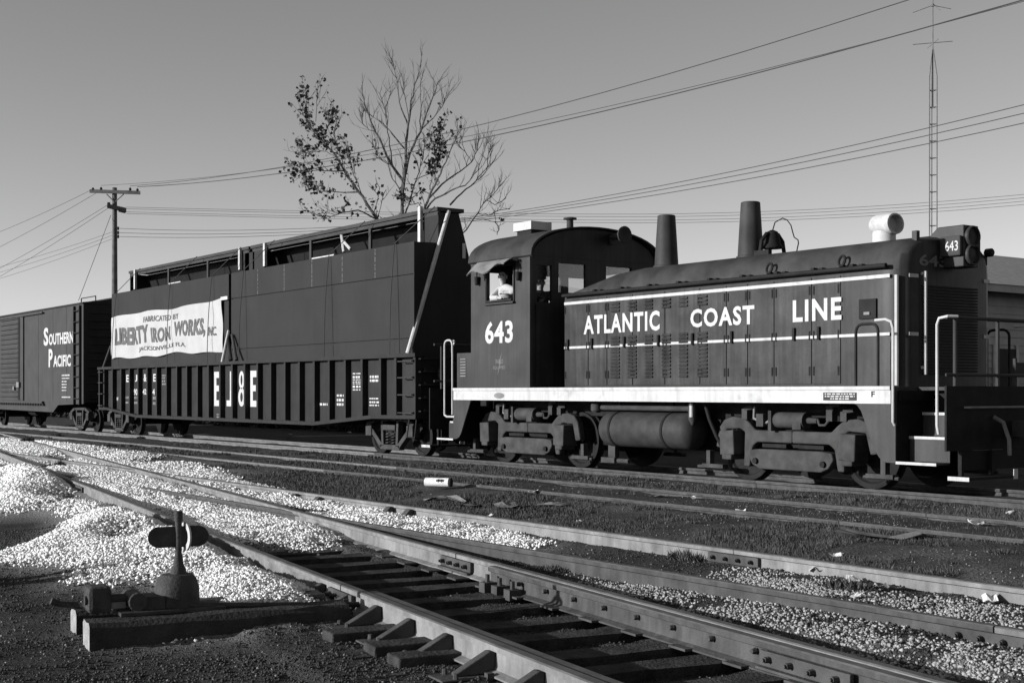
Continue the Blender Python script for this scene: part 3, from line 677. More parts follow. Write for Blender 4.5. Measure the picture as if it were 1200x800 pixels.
# pilots and footboards
for xp, sg_ in ((XP, 1), (XR-0.93, -1)):
    pl = MB().box(*sorted((xp-sg_*0.03, xp)), YN+0.02, YF-0.02, 0.62, 1.455)
    pl.box(*sorted((xp-sg_*0.03, xp)), YN+0.30, YF-0.30, 0.36, 0.615)
    pl.build('pilot_plate', 'grimy2', loco)
    for yy in (YN+0.05, YF-1.10):
        fb = BOX('footboard', 'grimy2', loco, *sorted((xp+sg_*0.005, xp+sg_*0.32)), yy, yy+1.05, 0.262, 0.298)
        BOX('painted_end', 'white', fb, *sorted((xp+sg_*0.003, xp+sg_*0.32)), yy-0.012, yy-0.001, 0.25, 0.302)
        BOX('painted_tip', 'white', fb, *sorted((xp+sg_*0.322, xp+sg_*0.33)), yy+0.93, yy+1.02, 0.25, 0.38)
        for q in (0.2, 0.85): BOX('footboard_bracket', 'grimy2', loco, *sorted((xp+sg_*0.01, xp+sg_*0.06)), yy+q, yy+q+0.05, 0.30, 0.62)
    cp = MB().box(*sorted((xp, xp+sg_*0.42)), YC-0.12, YC+0.12, 0.78, 1.0).lathe((xp+sg_*0.52, YC, 0.70), (0,0,1), [(0,0.12),(0.05,0.17),(0.32,0.17),(0.36,0.12)], 14)
    cp.build('coupler', 'grimy', loco, smooth=True)
    MB().tube([(xp+sg_*0.03, YN+0.35, 1.18), (xp+sg_*0.10, YN+0.37, 1.18), (xp+sg_*0.10, YF-0.4, 1.18)], 0.016, 6).build('uncoupling_rod', 'dimletter', loco)
    MB().tube([(xp+sg_*0.02, YC-0.55, 1.05), (xp+sg_*0.14, YC-0.52, 0.98), (xp+sg_*0.2, YC-0.48, 0.75), (xp+sg_*0.18, YC-0.44, 0.55)], 0.028, 8).build('air_hose', 'dimletter', loco, smooth=True)

# hood: lofted, rounded shoulders, dropping towards the cab
def hood_section(x, zs, zt, crown, rr):
    P = [(HY0, 1.45), (HY0, zs)]
    for i in range(1, 7):
        t = i/6*math.pi/2; P.append((HY0 + rr*(1-math.cos(t)), zs + (zt-zs)*math.sin(t)))
    P.append((HYC, zt+crown))
    Q = [(2*HYC-y, z) for y, z in P[-2::-1]]
    return [(x, y, z) for y, z in P+Q]
secs = [hood_section(HX0, 3.07, 3.15, 0.02, 0.10), hood_section(HX0+0.55, 3.07, 3.30, 0.03, 0.20), hood_section(HX0+1.15, 3.08, 3.46, 0.05, 0.34)]
for i in range(9): secs.append(hood_section(HX0+1.15+(HX1-0.35-HX0-1.15)*(i+1)/9, 3.08, 3.53, 0.085, 0.42))
# rounded front corners
for k in (0.35, 0.7, 0.92, 1.0):
    s_ = hood_section(HX1-0.35+0.35*k, 3.08-0.0*k, 3.53-0.05*k**3, 0.085-0.02*k, 0.42)
    ins = 0.20*(1-math.sqrt(max(0, 1-k*k)))
    secs.append([(x, HYC+(y-HYC)*(1-ins/1.05), z) for x, y, z in s_])
hm = MB().sweep(secs); hood = hm.build('hood', None, loco, smooth=True, mats=['loco', 'loco_top'])
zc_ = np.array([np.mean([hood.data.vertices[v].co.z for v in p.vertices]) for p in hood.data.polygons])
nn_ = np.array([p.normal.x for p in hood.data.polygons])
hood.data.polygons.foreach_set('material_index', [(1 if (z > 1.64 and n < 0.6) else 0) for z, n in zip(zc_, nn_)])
BOX('hood_cab_joint', 'grimy2', loco, CAB1+0.03, HX0-0.002, HY0+0.25, HY1-0.25, 1.46, 3.02)
# doors on both sides (the near side seams measured on the photograph)
edges_px = [662, 690, 712, 742, 780, 821, 852, 877, 908, 952, 986]
exs = [onY(p, 400, HY0).x for p in edges_px]
for ys_, sg_ in ((HY0, -1), (HY1, 1)):
    for i in range(len(exs)-1):
        y_a, y_b = sorted((ys_+sg_*0.001, ys_+sg_*0.014))
        dr = BOX('hood_door', 'door', loco, exs[i]+0.012, exs[i+1]-0.012, y_a, y_b, 1.50, 3.045)
        if sg_ < 0:
            for z in (1.62, 2.14, 2.80):
                for q in (exs[i]+0.04, exs[i+1]-0.04):
                    BOX('hinge', 'black', dr, q-0.012, q+0.012, ys_-0.024, ys_-0.0145, z, z+0.13)
    # white stripes
    y_a, y_b = sorted((ys_+sg_*0.015, ys_+sg_*0.019))
    BOX('stripe', 'white', loco, HX0+0.005, HX1-0.20, y_a, y_b, 2.960, 3.010)
    BOX('stripe', 'white', loco, HX0+0.005, HX1-0.20, y_a, y_b, 2.160, 2.202)
    # roof-edge pipe rail with brackets
    yp = ys_ + sg_*0.07
    pr = MB().cyl((HX0+0.03, yp, 3.125), (HX1-0.22, yp, 3.125), 0.034, 0.034, 10).build('roof_edge_pipe', 'black', loco, smooth=True)
    for i in range(9):
        bx_ = HX0+0.9+i*0.72
        for q_, h_ in ((0.0, 3.19), (0.16, 3.18)): BOX('pipe_bracket', 'black', loco, bx_+q_-0.03, bx_+q_+0.03, min(yp, ys_), max(yp, ys_), 3.10, h_)
    for px in (903, 988):
        q = onY(px, 310, HY0-0.02).x
        MB().tube([(q+0.055*math.cos(R(a_)), ys_+sg_*(0.045-0.02*math.sin(R(a_))), 3.25+0.075*math.sin(R(a_))) for a_ in range(-90, 271, 24)], 0.02, 6).box(q-0.04, q+0.04, *sorted((ys_+sg_*0.01, ys_+sg_*0.06)), 3.13, 3.19).build('lifting_eye', 'black', loco, smooth=True)
for q in (HY0, HY1): pass
# louvre columns on the near side (and the same on the far side)
lv_px = [(717,727),(737,747),(757,766),(777,787),(797,807),(819,830)]
for ys_, sg_ in ((HY0, -1), (HY1, 1)):
    for a, b in lv_px:
        xa = onY(a, 400, HY0).x; xb = onY(b, 400, HY0).x
        for z0, z1 in ((2.77, 2.94), (1.62, 2.37)):
            mb = MB(); n_ = int(round((z1-z0)/0.062))
            for k in range(n_):
                z = z0 + k*0.062
                yb_ = ys_ + sg_*0.0145; yo_ = ys_ + sg_*0.042
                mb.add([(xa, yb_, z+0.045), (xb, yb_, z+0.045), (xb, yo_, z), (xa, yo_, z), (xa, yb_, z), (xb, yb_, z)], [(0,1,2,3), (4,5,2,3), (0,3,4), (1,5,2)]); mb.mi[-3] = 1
            mb.build('louvre_column', None, loco, mats=['door', 'inside_shade'])  # slat undersides coloured dark to paint in the shaded slots
# latches
for px in (667, 695, 733, 773, 813, 859, 932, 961):
    q = onY(px, 395, HY0).x
    MB().box(q-0.02, q+0.02, HY0-0.05, HY0-0.02, 2.14, 2.33).build('door_latch', 'black', loco)
# small filler door ahead of the lettering
fx0, fx1 = onY(1008, 370, HY0).x, onY(1028, 370, HY0).x
fd = BOX('sand_box_door', 'black', loco, fx0, fx1, HY0-0.03, HY0-0.001, onY(1008, 374, HY0).z, onY(1008, 351, HY0).z)
BOX('handle', 'dimletter', fd, fx0+0.10, fx0+0.2, HY0-0.05, HY0-0.031, 2.46, 2.50)
# lettering on the hood
for word, x0, x1, yt, yb in (('ATLANTIC', 684, 773, 370, 392), ('COAST', 809, 884, 362.5, 384), ('LINE', 929, 986, 352, 377.5)):
    lettering_px(word, (x0, yt, yb), x1, HY0-0.022, 'letter', loco, name='lettering', bold=0.032, spacing=1.16)
# hood front: corner highlight, grille, headlight, number
MB().cyl((HX1-0.10, HY0+0.005, 1.47), (HX1-0.10, HY0+0.005, 2.99), 0.028, 0.028, 8).build('corner_highlight', 'handrail', loco)  # white rod that draws the bright highlight down the hood corner
ff = HX1 + 0.002
gr = MB()
for i in range(30):
    z = 1.62 + i*0.042; gr.box(ff+0.004, ff+0.022, HYC-0.62, HYC+0.62, z, z+0.024)
gr.build('radiator_grille', 'black', loco)
for z in (2.96, 2.155):
    for a, b in ((HY0+0.14, HY0+0.34), (HY1-0.26, HY1-0.12)): BOX('stripe', 'white', loco, ff+0.001, ff+0.006, a, b, z, z+0.05)
MB().cyl((ff+0.06, HY0+0.42, 1.62), (ff+0.06, HY0+0.42, 3.05), 0.022, 0.022, 8).box(ff, ff+0.06, HY0+0.40, HY0+0.44, 3.0, 3.04).box(ff, ff+0.06, HY0+0.40, HY0+0.44, 1.7, 1.74).build('front_grab_rod', 'handrail', loco)
V_, F_ = text_verts('643', 0.02)
tb = MB().add([(ff+0.004, HY0+0.36+0.62*a, 3.13+0.16*b) for a, b in V_], F_); tb.build('lettering', 'dimletter', loco)
hl = MB()
hx = HX1+0.40; hyc = HYC
hl.prismY([(HX1-0.25,3.56),(HX1-0.08,3.70),(hx-0.05,3.70),(hx-0.05,3.12),(HX1+0.02,3.12),(HX1+0.02,3.50)], hyc-0.17, hyc+0.17)
for z in (3.54, 3.29): hl.lathe((hx-0.16, hyc, z), (1,0,0), [(0,0.10),(0.05,0.15),(0.16,0.155),(0.17,0.13),(0.10,0.12),(0.09,0.02)], 20)
hlo = hl.build('headlight_housing', 'cab', loco, smooth=True, bevel=0.035)
for z in (3.54, 3.29): MB().lathe((hx-0.062, hyc, z), (1,0,0), [(0,0.122),(0.01,0.122),(0.03,0.06),(0.036,0.01)], 18).build('headlight', 'oldsteel', hlo, smooth=True)
for s in (-1, 1):
    y_a, y_b = sorted((hyc+s*0.171, hyc+s*0.24))
    nb = BOX('number_board', 'load2', hlo, HX1+0.0, HX1+0.34, y_a, y_b, 3.27, 3.55, bevel=0.02)
    if s < 0: lettering('643', HX1+0.10, HX1+0.31, 3.34, 3.48, hyc-0.2445, 'letter', nb, bold=0.01)
MB().lathe((HX1-0.04, HY1-0.16, 3.40), (1,0,0), [(0,0.04),(0.02,0.062),(0.11,0.062),(0.13,0.04)], 12).box(HX1-0.12, HX1-0.02, HY1-0.24, HY1-0.14, 3.22, 3.36).build('classification_lamp', 'black', loco, smooth=True)
BOX('roof_corner_cleat', 'cab', loco, HX1-0.12, HX1-0.04, HY0+0.36, HY0+0.43, 3.48, 3.62)
# stacks, bell, ventilator
for (xa, xb) in ((769, 793), (868, 891)):
    pb = onY((xa+xb)/2, 303, HYC); pb.y = HYC
    st = MB().lathe((pb.x, HYC, 3.58), (0,0,1), [(0,0.235),(0.03,0.235),(0.04,0.212),(0.5,0.185),(0.92,0.158),(0.93,0.14),(0.80,0.135)], 28).build('exhaust_stack', 'loco_top', loco, smooth=True)
bx = onY(905, 285, HYC).x
bl = MB().lathe((bx, HYC, 3.70), (0,0,1), [(0,0.17),(0.02,0.175),(0.08,0.14),(0.2,0.115),(0.27,0.09),(0.30,0.03)], 20).build('bell', 'grimy2', loco, smooth=True)
MB().tube([(bx-0.06,HYC-0.22,3.60),(bx-0.02,HYC-0.22,3.82),(bx,HYC-0.14,3.93),(bx,HYC+0.14,3.93),(bx+0.02,HYC+0.22,3.82),(bx+0.06,HYC+0.22,3.60)], 0.035, 8).box(bx-0.16, bx+0.16, HYC-0.26, HYC-0.18, 3.58, 3.66).build('bell_yoke', 'black', bl)
MB().tube([(bx+0.01,HYC,4.0),(bx+0.06,HYC,4.12),(bx+0.22,HYC,4.17),(bx+0.32,HYC,4.13),(bx+0.40,HYC,4.04),(bx+0.44,HYC,3.92),(bx+0.47,HYC,3.84),(bx+0.55,HYC,3.79),(bx+0.56,HYC,3.74),(bx+0.52,HYC,3.60)], 0.010, 6).build('bell_cord', 'black', bl)
vx = onY(1040, 262, HYC).x
MB().lathe((vx-0.02, HYC-0.05, 3.55), (0,0,1), [(0,0.17),(0.20,0.17),(0.21,0.15)], 20).build('ventilator_neck', 'handrail', loco, smooth=True)
cw = MB(); n_ = 18
rg = []
for i, (t, rr_) in enumerate([(-0.19,0.08),(-0.175,0.13),(-0.13,0.155),(0.14,0.165),(0.19,0.155),(0.195,0.13),(0.08,0.12)]):
    rg.append([(vx+t, HYC-0.05+1.25*rr_*math.cos(2*math.pi*k/n_), 3.85+rr_*math.sin(2*math.pi*k/n_)) for k in range(n_)])
cw.sweep(rg); cw.build('ventilator_cowl', 'white', loco, smooth=True)

# cab
def wall_holes_Y(x0, x1, z0, z1, y0, y1, holes):
    mb = MB(); cur = x0
    for hx0, hx1, hz0, hz1 in sorted(holes):
        mb.box(cur, hx0, y0, y1, z0, z1); mb.box(hx0, hx1, y0, y1, z0, hz0); mb.box(hx0, hx1, y0, y1, hz1, z1); cur = hx1
    mb.box(cur, x1, y0, y1, z0, z1); return mb
def wall_holes_X(y0, y1, z0, z1, x0, x1, holes):
    mb = MB(); cur = y0
    for a, b, hz0, hz1 in sorted(holes):
        mb.box(x0, x1, cur, a, z0, z1); mb.box(x0, x1, a, b, z0, hz0); mb.box(x0, x1, a, b, hz1, z1); cur = b
    mb.box(x0, x1, cur, y1, z0, z1); return mb
EAVE = 3.86
WX0, WX1 = onY(571, 352, YN).x, onY(602, 352, YN).x
wall_holes_Y(CAB0, CAB1, 1.459, EAVE, YN, YN+0.06, [(WX0, WX1, 3.07, 3.74)]).build('cab_side_wall', 'cab', loco)
wall_holes_Y(CAB0, CAB1, 1.459, EAVE, YF-0.06, YF, [(WX0-0.2, WX0+0.48, 2.98, 3.76), (WX0+0.56, WX1+0.2, 2.98, 3.76)]).build('cab_side_wall', 'cab', loco)
gable = lambda x0, x1: MB().prismX([(YN+0.062, EAVE)] + [(YC-(YC-YN-0.062)*math.cos(t), EAVE+0.58*math.sin(t)) for t in [math.pi*i/14 for i in range(1, 14)]] + [(YF-0.062, EAVE)], x0, x1)
fw = wall_holes_X(YN+0.062, YF-0.062, 1.459, EAVE-0.002, CAB1-0.06, CAB1, [(YN+0.16, YN+0.50, 3.02, 3.70), (YN+0.66, YN+1.30, 3.22, 3.76), (YF-1.30, YF-0.66, 3.22, 3.76), (YF-0.5, YF-0.16, 3.02, 3.70)])
fw.build('cab_front_wall', 'loco', loco); gable(CAB1-0.06, CAB1).build('cab_gable', 'loco', loco)
wall_holes_X(YN+0.062, YF-0.062, 1.459, EAVE-0.002, CAB0, CAB0+0.06, [(YN+0.2, YN+0.75, 2.95, 3.70), (YN+0.95, YF-0.95, 2.95, 3.70), (YF-0.75, YF-0.2, 2.95, 3.70)]).build('cab_rear_wall', 'cab', loco)
gable(CAB0, CAB0+0.06).build('cab_gable', 'cab', loco)
BOX('cab_floor', 'black', loco, CAB0+0.062, CAB1-0.062, YN+0.062, YF-0.062, 1.459, 1.95)
for (a, b, z0, z1) in ((YN+0.16, YN+0.50, 3.02, 3.70), (YN+0.66, YN+1.30, 3.22, 3.76), (YF-1.30, YF-0.66, 3.22, 3.76), (YF-0.5, YF-0.16, 3.02, 3.70)):
    BOX('window_pane', 'glass', loco, CAB1-0.034, CAB1-0.028, a, b, z0, z1)
BOX('cab_door', 'loco', loco, CAB1+0.002, CAB1+0.02, YN+0.13, YN+0.53, 1.50, 2.98)
ct = BOX('control_stand', 'black', loco, CAB1-0.55, CAB1-0.15, YN+0.75, YN+1.1, 1.96, 2.95)
# window frame, sash and sill of the open side window
wf = MB().box(WX0-0.04, WX0, YN-0.02, YN-0.001, 3.03, 3.78).box(WX1, WX1+0.04, YN-0.02, YN-0.001, 3.03, 3.78).box(WX0, WX1, YN-0.02, YN-0.001, 3.74, 3.78)
wfo = wf.build('window_frame', 'black', loco)
BOX('window_sill', 'load2', wfo, WX0-0.05, WX1+0.05, YN-0.06, YN-0.001, 3.02, 3.055)
BOX('arm_rest', 'dark_cloth', wfo, WX0+0.02, WX1-0.02, YN-0.05, YN+0.06, 3.072, 3.10)
# arched roof
rf = MB(); ri = []; N_arc = 22; RH, RW = 0.61, YC-YN+0.05
for x in (CAB0-0.03, CAB1+0.10):
    ring = []
    for i in range(N_arc+1):
        t = math.pi*i/N_arc; ring.append((x, YC-RW*math.cos(t), EAVE+0.004+RH*(math.sin(t)**0.86)))
    for i in range(N_arc, -1, -1):
        t = math.pi*i/N_arc; ring.append((x, YC-(RW-0.035)*math.cos(t), EAVE-0.02+RH*(math.sin(t)**0.86)))
    ri.append(ring)
rf.sweep(ri); rf.build('cab_roof', 'loco_top', loco, smooth=True)
# canvas awning over the window, sagging and tied at its corner
aw = MB(); nu, nv = 14, 4; g_ = []
for i in range(nu+1):
    u = i/nu; x = WX0-0.26+(WX1-WX0+0.36)*u
    for j in range(nv+1):
        v = j/nv; sag = 0.05*math.sin(u*9)*v; 
        z = EAVE-0.01 - v*(0.15 + 0.12*(1-u)) + sag + 0.03*math.sin(v*3.1); y = YN-0.045 - v*0.30
        g_.append((x+0.05*math.sin(v*2), y, z))
vs = g_ + [(x, y+0.006, z-0.016) for x, y, z in g_]; k_ = len(g_); fs = []
for i in range(nu):
    for j in range(nv):
        a = i*(nv+1)+j; q = [a, a+nv+1, a+nv+2, a+1]; fs += [tuple(q), tuple(k_+t for t in q[::-1])]
aw.add(vs, fs)
aw.build('window_awning', 'dimletter', loco, smooth=True)
MB().tube([(WX1+0.08, YN-0.05, 3.80), (WX1+0.14, YN-0.12, 3.82), (WX1+0.2, YN-0.05, 3.80)], 0.03, 6).build('awning_bracket', 'black', loco)
for q in (WX0-0.28, WX1+0.20):                                   # marker lamp brackets hanging from the eave
    MB().tube([(q-0.05, YN-0.03, 3.80), (q, YN-0.05, 3.58), (q+0.04, YN-0.03, 3.80)], 0.008, 5).lathe((q, YN-0.05, 3.42), (0,0,1), [(0,0.028),(0.02,0.04),(0.13,0.05),(0.16,0.05)], 10).build('flag_bracket', 'black', loco)
lettering_px('643', (568.5, 377, 403), 601, YN-0.003, 'letter', loco, bold=0.03, spacing=1.08)
lettering_px('RADIO', (581, 421, 426), 589.5, YN-0.003, 'dimletter', loco, bold=0.0)
lettering_px('EQUIPPED', (578, 429, 433), 592, YN-0.003, 'dimletter', loco, bold=0.0)
zb = onY(585, 427.5, YN-0.003)
MB().add([(zb.x+0.09, YN-0.003, zb.z+0.26), (zb.x-0.02, YN-0.003, zb.z+0.02), (zb.x+0.01, YN-0.003, zb.z+0.02), (zb.x-0.06, YN-0.003, zb.z-0.2), (zb.x+0.05, YN-0.003, zb.z+0.05), (zb.x+0.02, YN-0.003, zb.z+0.05)], [(0,1,2,3,4,5)]).build('lightning_mark', 'dimletter', loco)
# roof fittings: pale box ventilator, capped pipe, horn
q = onY(631, 272, YC-0.45)
rv = BOX('roof_ventilator', 'handrail', loco, q.x-0.42, q.x+0.16, YC-0.75, YC-0.25, 4.50, 4.66)
BOX('ventilator_base', 'black', rv, q.x-0.36, q.x+0.10, YC-0.7, YC-0.3, 4.30, 4.498)
q = onY(668, 262, YC)
MB().lathe((q.x, YC, 4.40), (0,0,1), [(0,0.07),(0.30,0.065),(0.31,0.13),(0.34,0.13),(0.35,0.06)], 14).build('vent_pipe', 'load2', loco, smooth=True)
hq = onX(728, 276, CAB1+0.30)
MB().lathe((CAB1-0.12, hq.y, hq.z), (1,0,0), [(0,0.05),(0.12,0.055),(0.36,0.07),(0.46,0.10),(0.50,0.165),(0.53,0.17),(0.535,0.14),(0.48,0.05)], 20).box(CAB1+0.0, CAB1+0.06, hq.y-0.03, hq.y+0.03, hq.z-0.15, hq.z).build('horn', 'load2', loco, smooth=True)
# box behind the cab
bb = BOX('battery_box', 'cab', loco, XR+0.04, CAB0-0.003, YN+0.06, YF-0.06, 1.459, 2.14)
mb = MB()
for k in range(7): mb.box(XR+0.17, XR+0.36, YN+0.045, YN+0.062, 1.68+k*0.055, 1.70+k*0.055)
mb.build('vent_slits', 'dimletter', bb)
# handrails
def hrail(pts, m='handrail', r=0.02, nm='handrail'): return MB().tube(pts, r, 8).build(nm, m, loco, smooth=True)
def hoop(xa, xb, y, zt, zb_a, zb_b, m):
    c = 0.10; P = [(xa, y, zb_a), (xa, y, zt-c)] + [(xa+c*(1-math.cos(t)), y, zt-c+c*math.sin(t)) for t in (R(30), R(60), R(90))] + [(xb-c*(1-math.cos(t)), y, zt-c+c*math.sin(t)) for t in (R(90), R(60), R(30))] + [(xb, y, zt-c), (xb, y, zb_b)]
    return hrail(P, m)
for ys_, sg_ in ((YN, 1), (YF, -1)):
    hx_a = onY(1003, 400, YN+0.06).x; hx_b = onY(1026, 400, YN+0.06).x; hx_c = onY(1049, 400, YN+0.02).x
    hoop(hx_a, onY(1029, 400, YN+0.06).x, ys_+sg_*0.06, 2.30, 1.46, 1.46, 'black')
    hrail([(onY(1027, 400, YN).x, ys_-sg_*0.025, 2.34), (hx_c-0.12, ys_-sg_*0.025, 2.345), (hx_c-0.03, ys_-sg_*0.025, 2.31), (hx_c, ys_-sg_*0.025, 2.22), (hx_c, ys_-sg_*0.025, 0.98), (hx_c, ys_+sg_*0.012, 0.94)])
    xh = XP+0.0
    xa_ = XP-0.09
    hrail([(xa_, ys_-sg_*0.02, 0.84), (xa_, ys_-sg_*0.05, 0.95), (xa_, ys_-sg_*0.05, 2.24), (xa_+0.03, ys_-sg_*0.05, 2.32), (xa_+0.14, ys_-sg_*0.03, 2.34), (xa_+0.2, ys_+sg_*0.1, 2.34)])
    xr_a = onY(517, 400, YN+0.03).x; xr_b = onY(524, 400, YN+0.03).x; xr_c = onY(533, 400, YN+0.03).x
    hoop(xr_b, xr_c, ys_-sg_*0.03, 2.40, 0.92, 2.16, 'handrail')
    hrail([(xr_a, ys_+sg_*0.30, 0.92), (xr_a, ys_+sg_*0.30, 2.28), (xr_a+0.08, ys_+sg_*0.30, 2.38), (xr_b-0.03, ys_+sg_*0.2, 2.40)])
    hrail([(xr_b, ys_-sg_*0.03, 0.925), (xr_b+0.08, ys_-sg_*0.03, 0.89), (xr_c+0.02, ys_+sg_*0.012, 0.89)])
for xp in (XP-0.06, XR-0.87):
    hrail([(xp, YN+0.1, 2.34), (xp, YF-0.1, 2.34)], 'load2', 0.024)
    hrail([(xp, YN+0.1, 1.60), (xp, YF-0.1, 1.60)], 'load2', 0.022)
    for yy in (YN+0.28, YC-0.35, YC+0.35, YF-0.28): hrail([(xp, yy, 1.44), (xp, yy, 2.36)], 'load2', 0.026, 'rail_post')
# small plates on the sill
lettering_px('F', (1021, 458.3, 465.0), 1025, YN-0.004, 'black', loco, bold=0.02)
pp = BOX('notice_plate', 'load2', loco, onY(965, 465, YN).x, onY(1004, 465, YN).x, YN-0.006, YN-0.001, 1.262, 1.372)
for k in range(3):
    mb = MB(); xx = onY(967, 465, YN).x + (0.1 if k == 2 else 0); xe = onY(1002, 465, YN).x - (0.1 if k == 2 else 0)
    while xx < xe:
        ww = rng.uniform(0.02, 0.07); mb.box(xx, min(xx+ww, xe), YN-0.009, YN-0.0065, 1.342-k*0.033, 1.360-k*0.033); xx += ww+0.018
    mb.build('plate_lettering', 'letter', pp)
q = onY(585, 463.5, YN)
op = MB().add([(q.x+0.17*math.cos(2*math.pi*i/20), YN-0.004, 1.31+0.055*math.sin(2*math.pi*i/20)) for i in range(20)], [tuple(range(20))]).build('builder_plate', 'dimletter', loco)
# underneath: air reservoir, pipe, straps, dangling gear
TX0, TX1, TY, TZ, TR = -17.78, -15.48, 14.86, 0.745, 0.30
MB().lathe((TX0, TY, TZ), (1,0,0), [(0,0.10),(0.03,0.2),(0.09,0.27),(0.17,TR),(TX1-TX0-0.17,TR),(TX1-TX0-0.09,0.27),(TX1-TX0-0.03,0.2),(TX1-TX0,0.10)], 28).build('air_reservoir', 'tank', loco, smooth=True)
for q in (TX0+0.36, TX1-0.62):
    MB().lathe((q, TY, TZ), (1,0,0), [(0,TR),(0,TR+0.012),(0.05,TR+0.012),(0.05,TR)], 28).box(q-0.01, q+0.06, TY-0.06, TY-0.02, TZ+TR, 1.24).build('reservoir_strap', 'grimy2', loco)
MB().cyl((-17.75, 14.72, 1.11), (-15.55, 14.72, 1.11), 0.045, 0.045, 10).lathe((-17.9, 14.72, 1.02), (0,0,1), [(0,0.06),(0.04,0.1),(0.14,0.1),(0.2,0.05)], 10).lathe((-15.5, 14.72, 0.85), (0,0,1), [(0,0.02),(0.1,0.07),(0.34,0.07),(0.4,0.03)], 10).build('air_pipe', 'grimy', loco, smooth=True)
MB().cyl((onY(811.5, 480, 14.7).x, 14.68, 0.98), (onY(811.5, 480, 14.7).x, 14.68, 1.20), 0.035, 0.035, 10).build('drain_cock', 'handrail', loco)
MB().tube([(-15.3,14.8,1.2),(-15.15,14.75,0.95),(-15.0,14.75,0.7),(-14.9,14.8,0.5)], 0.03, 8).build('sand_pipe', 'grimy2', loco, smooth=True)
MB().box(-17.8, -17.62, 14.9, 15.0, 0.2, 0.46).cyl((-17.9, 14.86, 0.2), (-17.2, 14.86, 0.2), 0.04, 0.04, 8).box(-17.85, -17.5, 14.78, 14.86, 0.16, 0.25).build('brake_lever', 'grimy', loco)
MB().box(-15.2, -14.3, 15.3, 16.6, 0.35, 1.2).box(-18.4, -15.3, 15.25, 16.7, 0.42, 1.25).build('fuel_tank', 'grimy2', loco, bevel=0.05)
loco_truck(-20.10, loco); loco_truck(-13.53, loco)

# ------------------------------------------------------------------ the gondola
GX0, GX1, GY0, GY1 = -43.0, -23.40, 14.42, 2*YC-14.42
gon = thing('gondola_car', ((GX0+GX1)/2, YC, 0), 'dark ribbed steel gondola car lettered EJ&E carrying two tall steel boxes', 'railcar')
ZT = 2.15
for ys_, sg_ in ((GY0, 1), (GY1, -1)):
    y_a, y_b = sorted((ys_+sg_*0.13, ys_+sg_*0.15))
    prof = [(GX0,0.80),(-42.2,0.80),(-39.6,0.60),(-27.9,0.60),(-25.2,0.80),(GX1,0.82),(GX1,ZT-0.02),(GX0,ZT-0.02)]
    MB().prismY(prof, y_a, y_b).build('side_sheet', 'gond', gon)
    y_a, y_b = sorted((ys_-sg_*0.03, ys_+sg_*0.2)); BOX('top_chord', 'gond', gon, GX0-0.03, GX1+0.03, y_a, y_b, ZT-0.05, ZT+0.03)
    y_a, y_b = sorted((ys_+sg_*0.0, ys_+sg_*0.128))
    bs = MB().prismY([(-39.62,0.60),(-27.88,0.60),(-27.88,0.68),(-39.62,0.68)], y_a, y_b)
    bs.prismY([(-42.2,0.80),(-39.625,0.605),(-39.625,0.685),(-42.2,0.88)], y_a, y_b).prismY([(-27.875,0.605),(-25.2,0.80),(-25.2,0.88),(-27.875,0.685)], y_a, y_b)
    bs.prismY([(-25.195,0.80),(GX1,0.82),(GX1,0.90),(-25.195,0.88)], y_a, y_b).prismY([(GX0,0.80),(-42.205,0.80),(-42.205,0.88),(GX0,0.88)], y_a, y_b)
    bs.build('side_sill', 'gond', gon)
npan = 25
post_px = [124.5,134.3,144.4,154.4,164.5,175.2,186.3,197.8,210,221.8,234.3,247.2,260.9,275.2,290,305,320.5,337.2,354,371.5,389.1,408,427.8,449.5,467.5]
post_x = [GX0+0.05] + [onY(p, 450, GY0+0.07).x-0.045 for p in post_px] + [GX1-0.05]
for ys_, sg_ in ((GY0, 1), (GY1, -1)):
    for x in post_x:
        zb = float(np.interp(x, [-42.2,-39.6,-27.9,-25.2], [0.885,0.69,0.69,0.885]))
        y_a, y_b = sorted((ys_+sg_*0.004, ys_+sg_*0.129))
        MB().box(x-0.045, x+0.045, y_a, y_b, zb, ZT-0.052).build('side_post', 'gond', gon)
gf = MB().box(GX0+0.02, GX1-0.02, GY0+0.16, GY1-0.16, 0.95, 1.02).box(GX0, GX1, YC-0.3, YC+0.3, 0.55, 0.93)
gf.build('floor', 'grimy2', gon)
for x, s in ((GX0, -1), (GX1, 1)):
    e_ = MB().box(*sorted((x-s*0.06, x-s*0.02)), GY0+0.152, GY1-0.152, 0.82, ZT+0.03)
    for k in range(5): e_.box(*sorted((x-s*0.02, x+s*0.06)), GY0+0.2, GY1-0.2, 0.95+k*0.28, 1.03+k*0.28)
    e_.build('end_sheet', 'gond', gon)
    for k in range(5):
        z = 0.98 + k*0.27
        MB().tube([(x+s*0.06, GY0+0.05, z), (x+s*0.12, GY0+0.05, z), (x+s*0.12, GY0+0.48, z), (x+s*0.06, GY0+0.48, z)], 0.013, 6).build('grab_iron', 'gond', gon)
    MB().box(*sorted((x, x+s*0.5)), YC-0.12, YC+0.12, 0.72, 0.98).lathe((x+s*0.62, YC, 0.68), (0,0,1), [(0,0.1),(0.04,0.15),(0.3,0.15),(0.34,0.1)], 12).build('coupler', 'grimy2', gon)
MB().tube([(GX1-0.05, GY0+0.06, 0.82), (GX1+0.03, GY0-0.02, 0.55), (GX1+0.02, GY0-0.02, 0.44), (GX1-0.3, GY0-0.02, 0.44), (GX1-0.33, GY0+0.06, 0.82)], 0.016, 6).build('sill_step', 'gond', gon)
MB().lathe((GX1+0.1, GY0+0.75, 1.75), (1,0,0), [(0,0.26),(0.03,0.29),(0.06,0.26)], 18).build('brake_wheel', 'gond', gon)
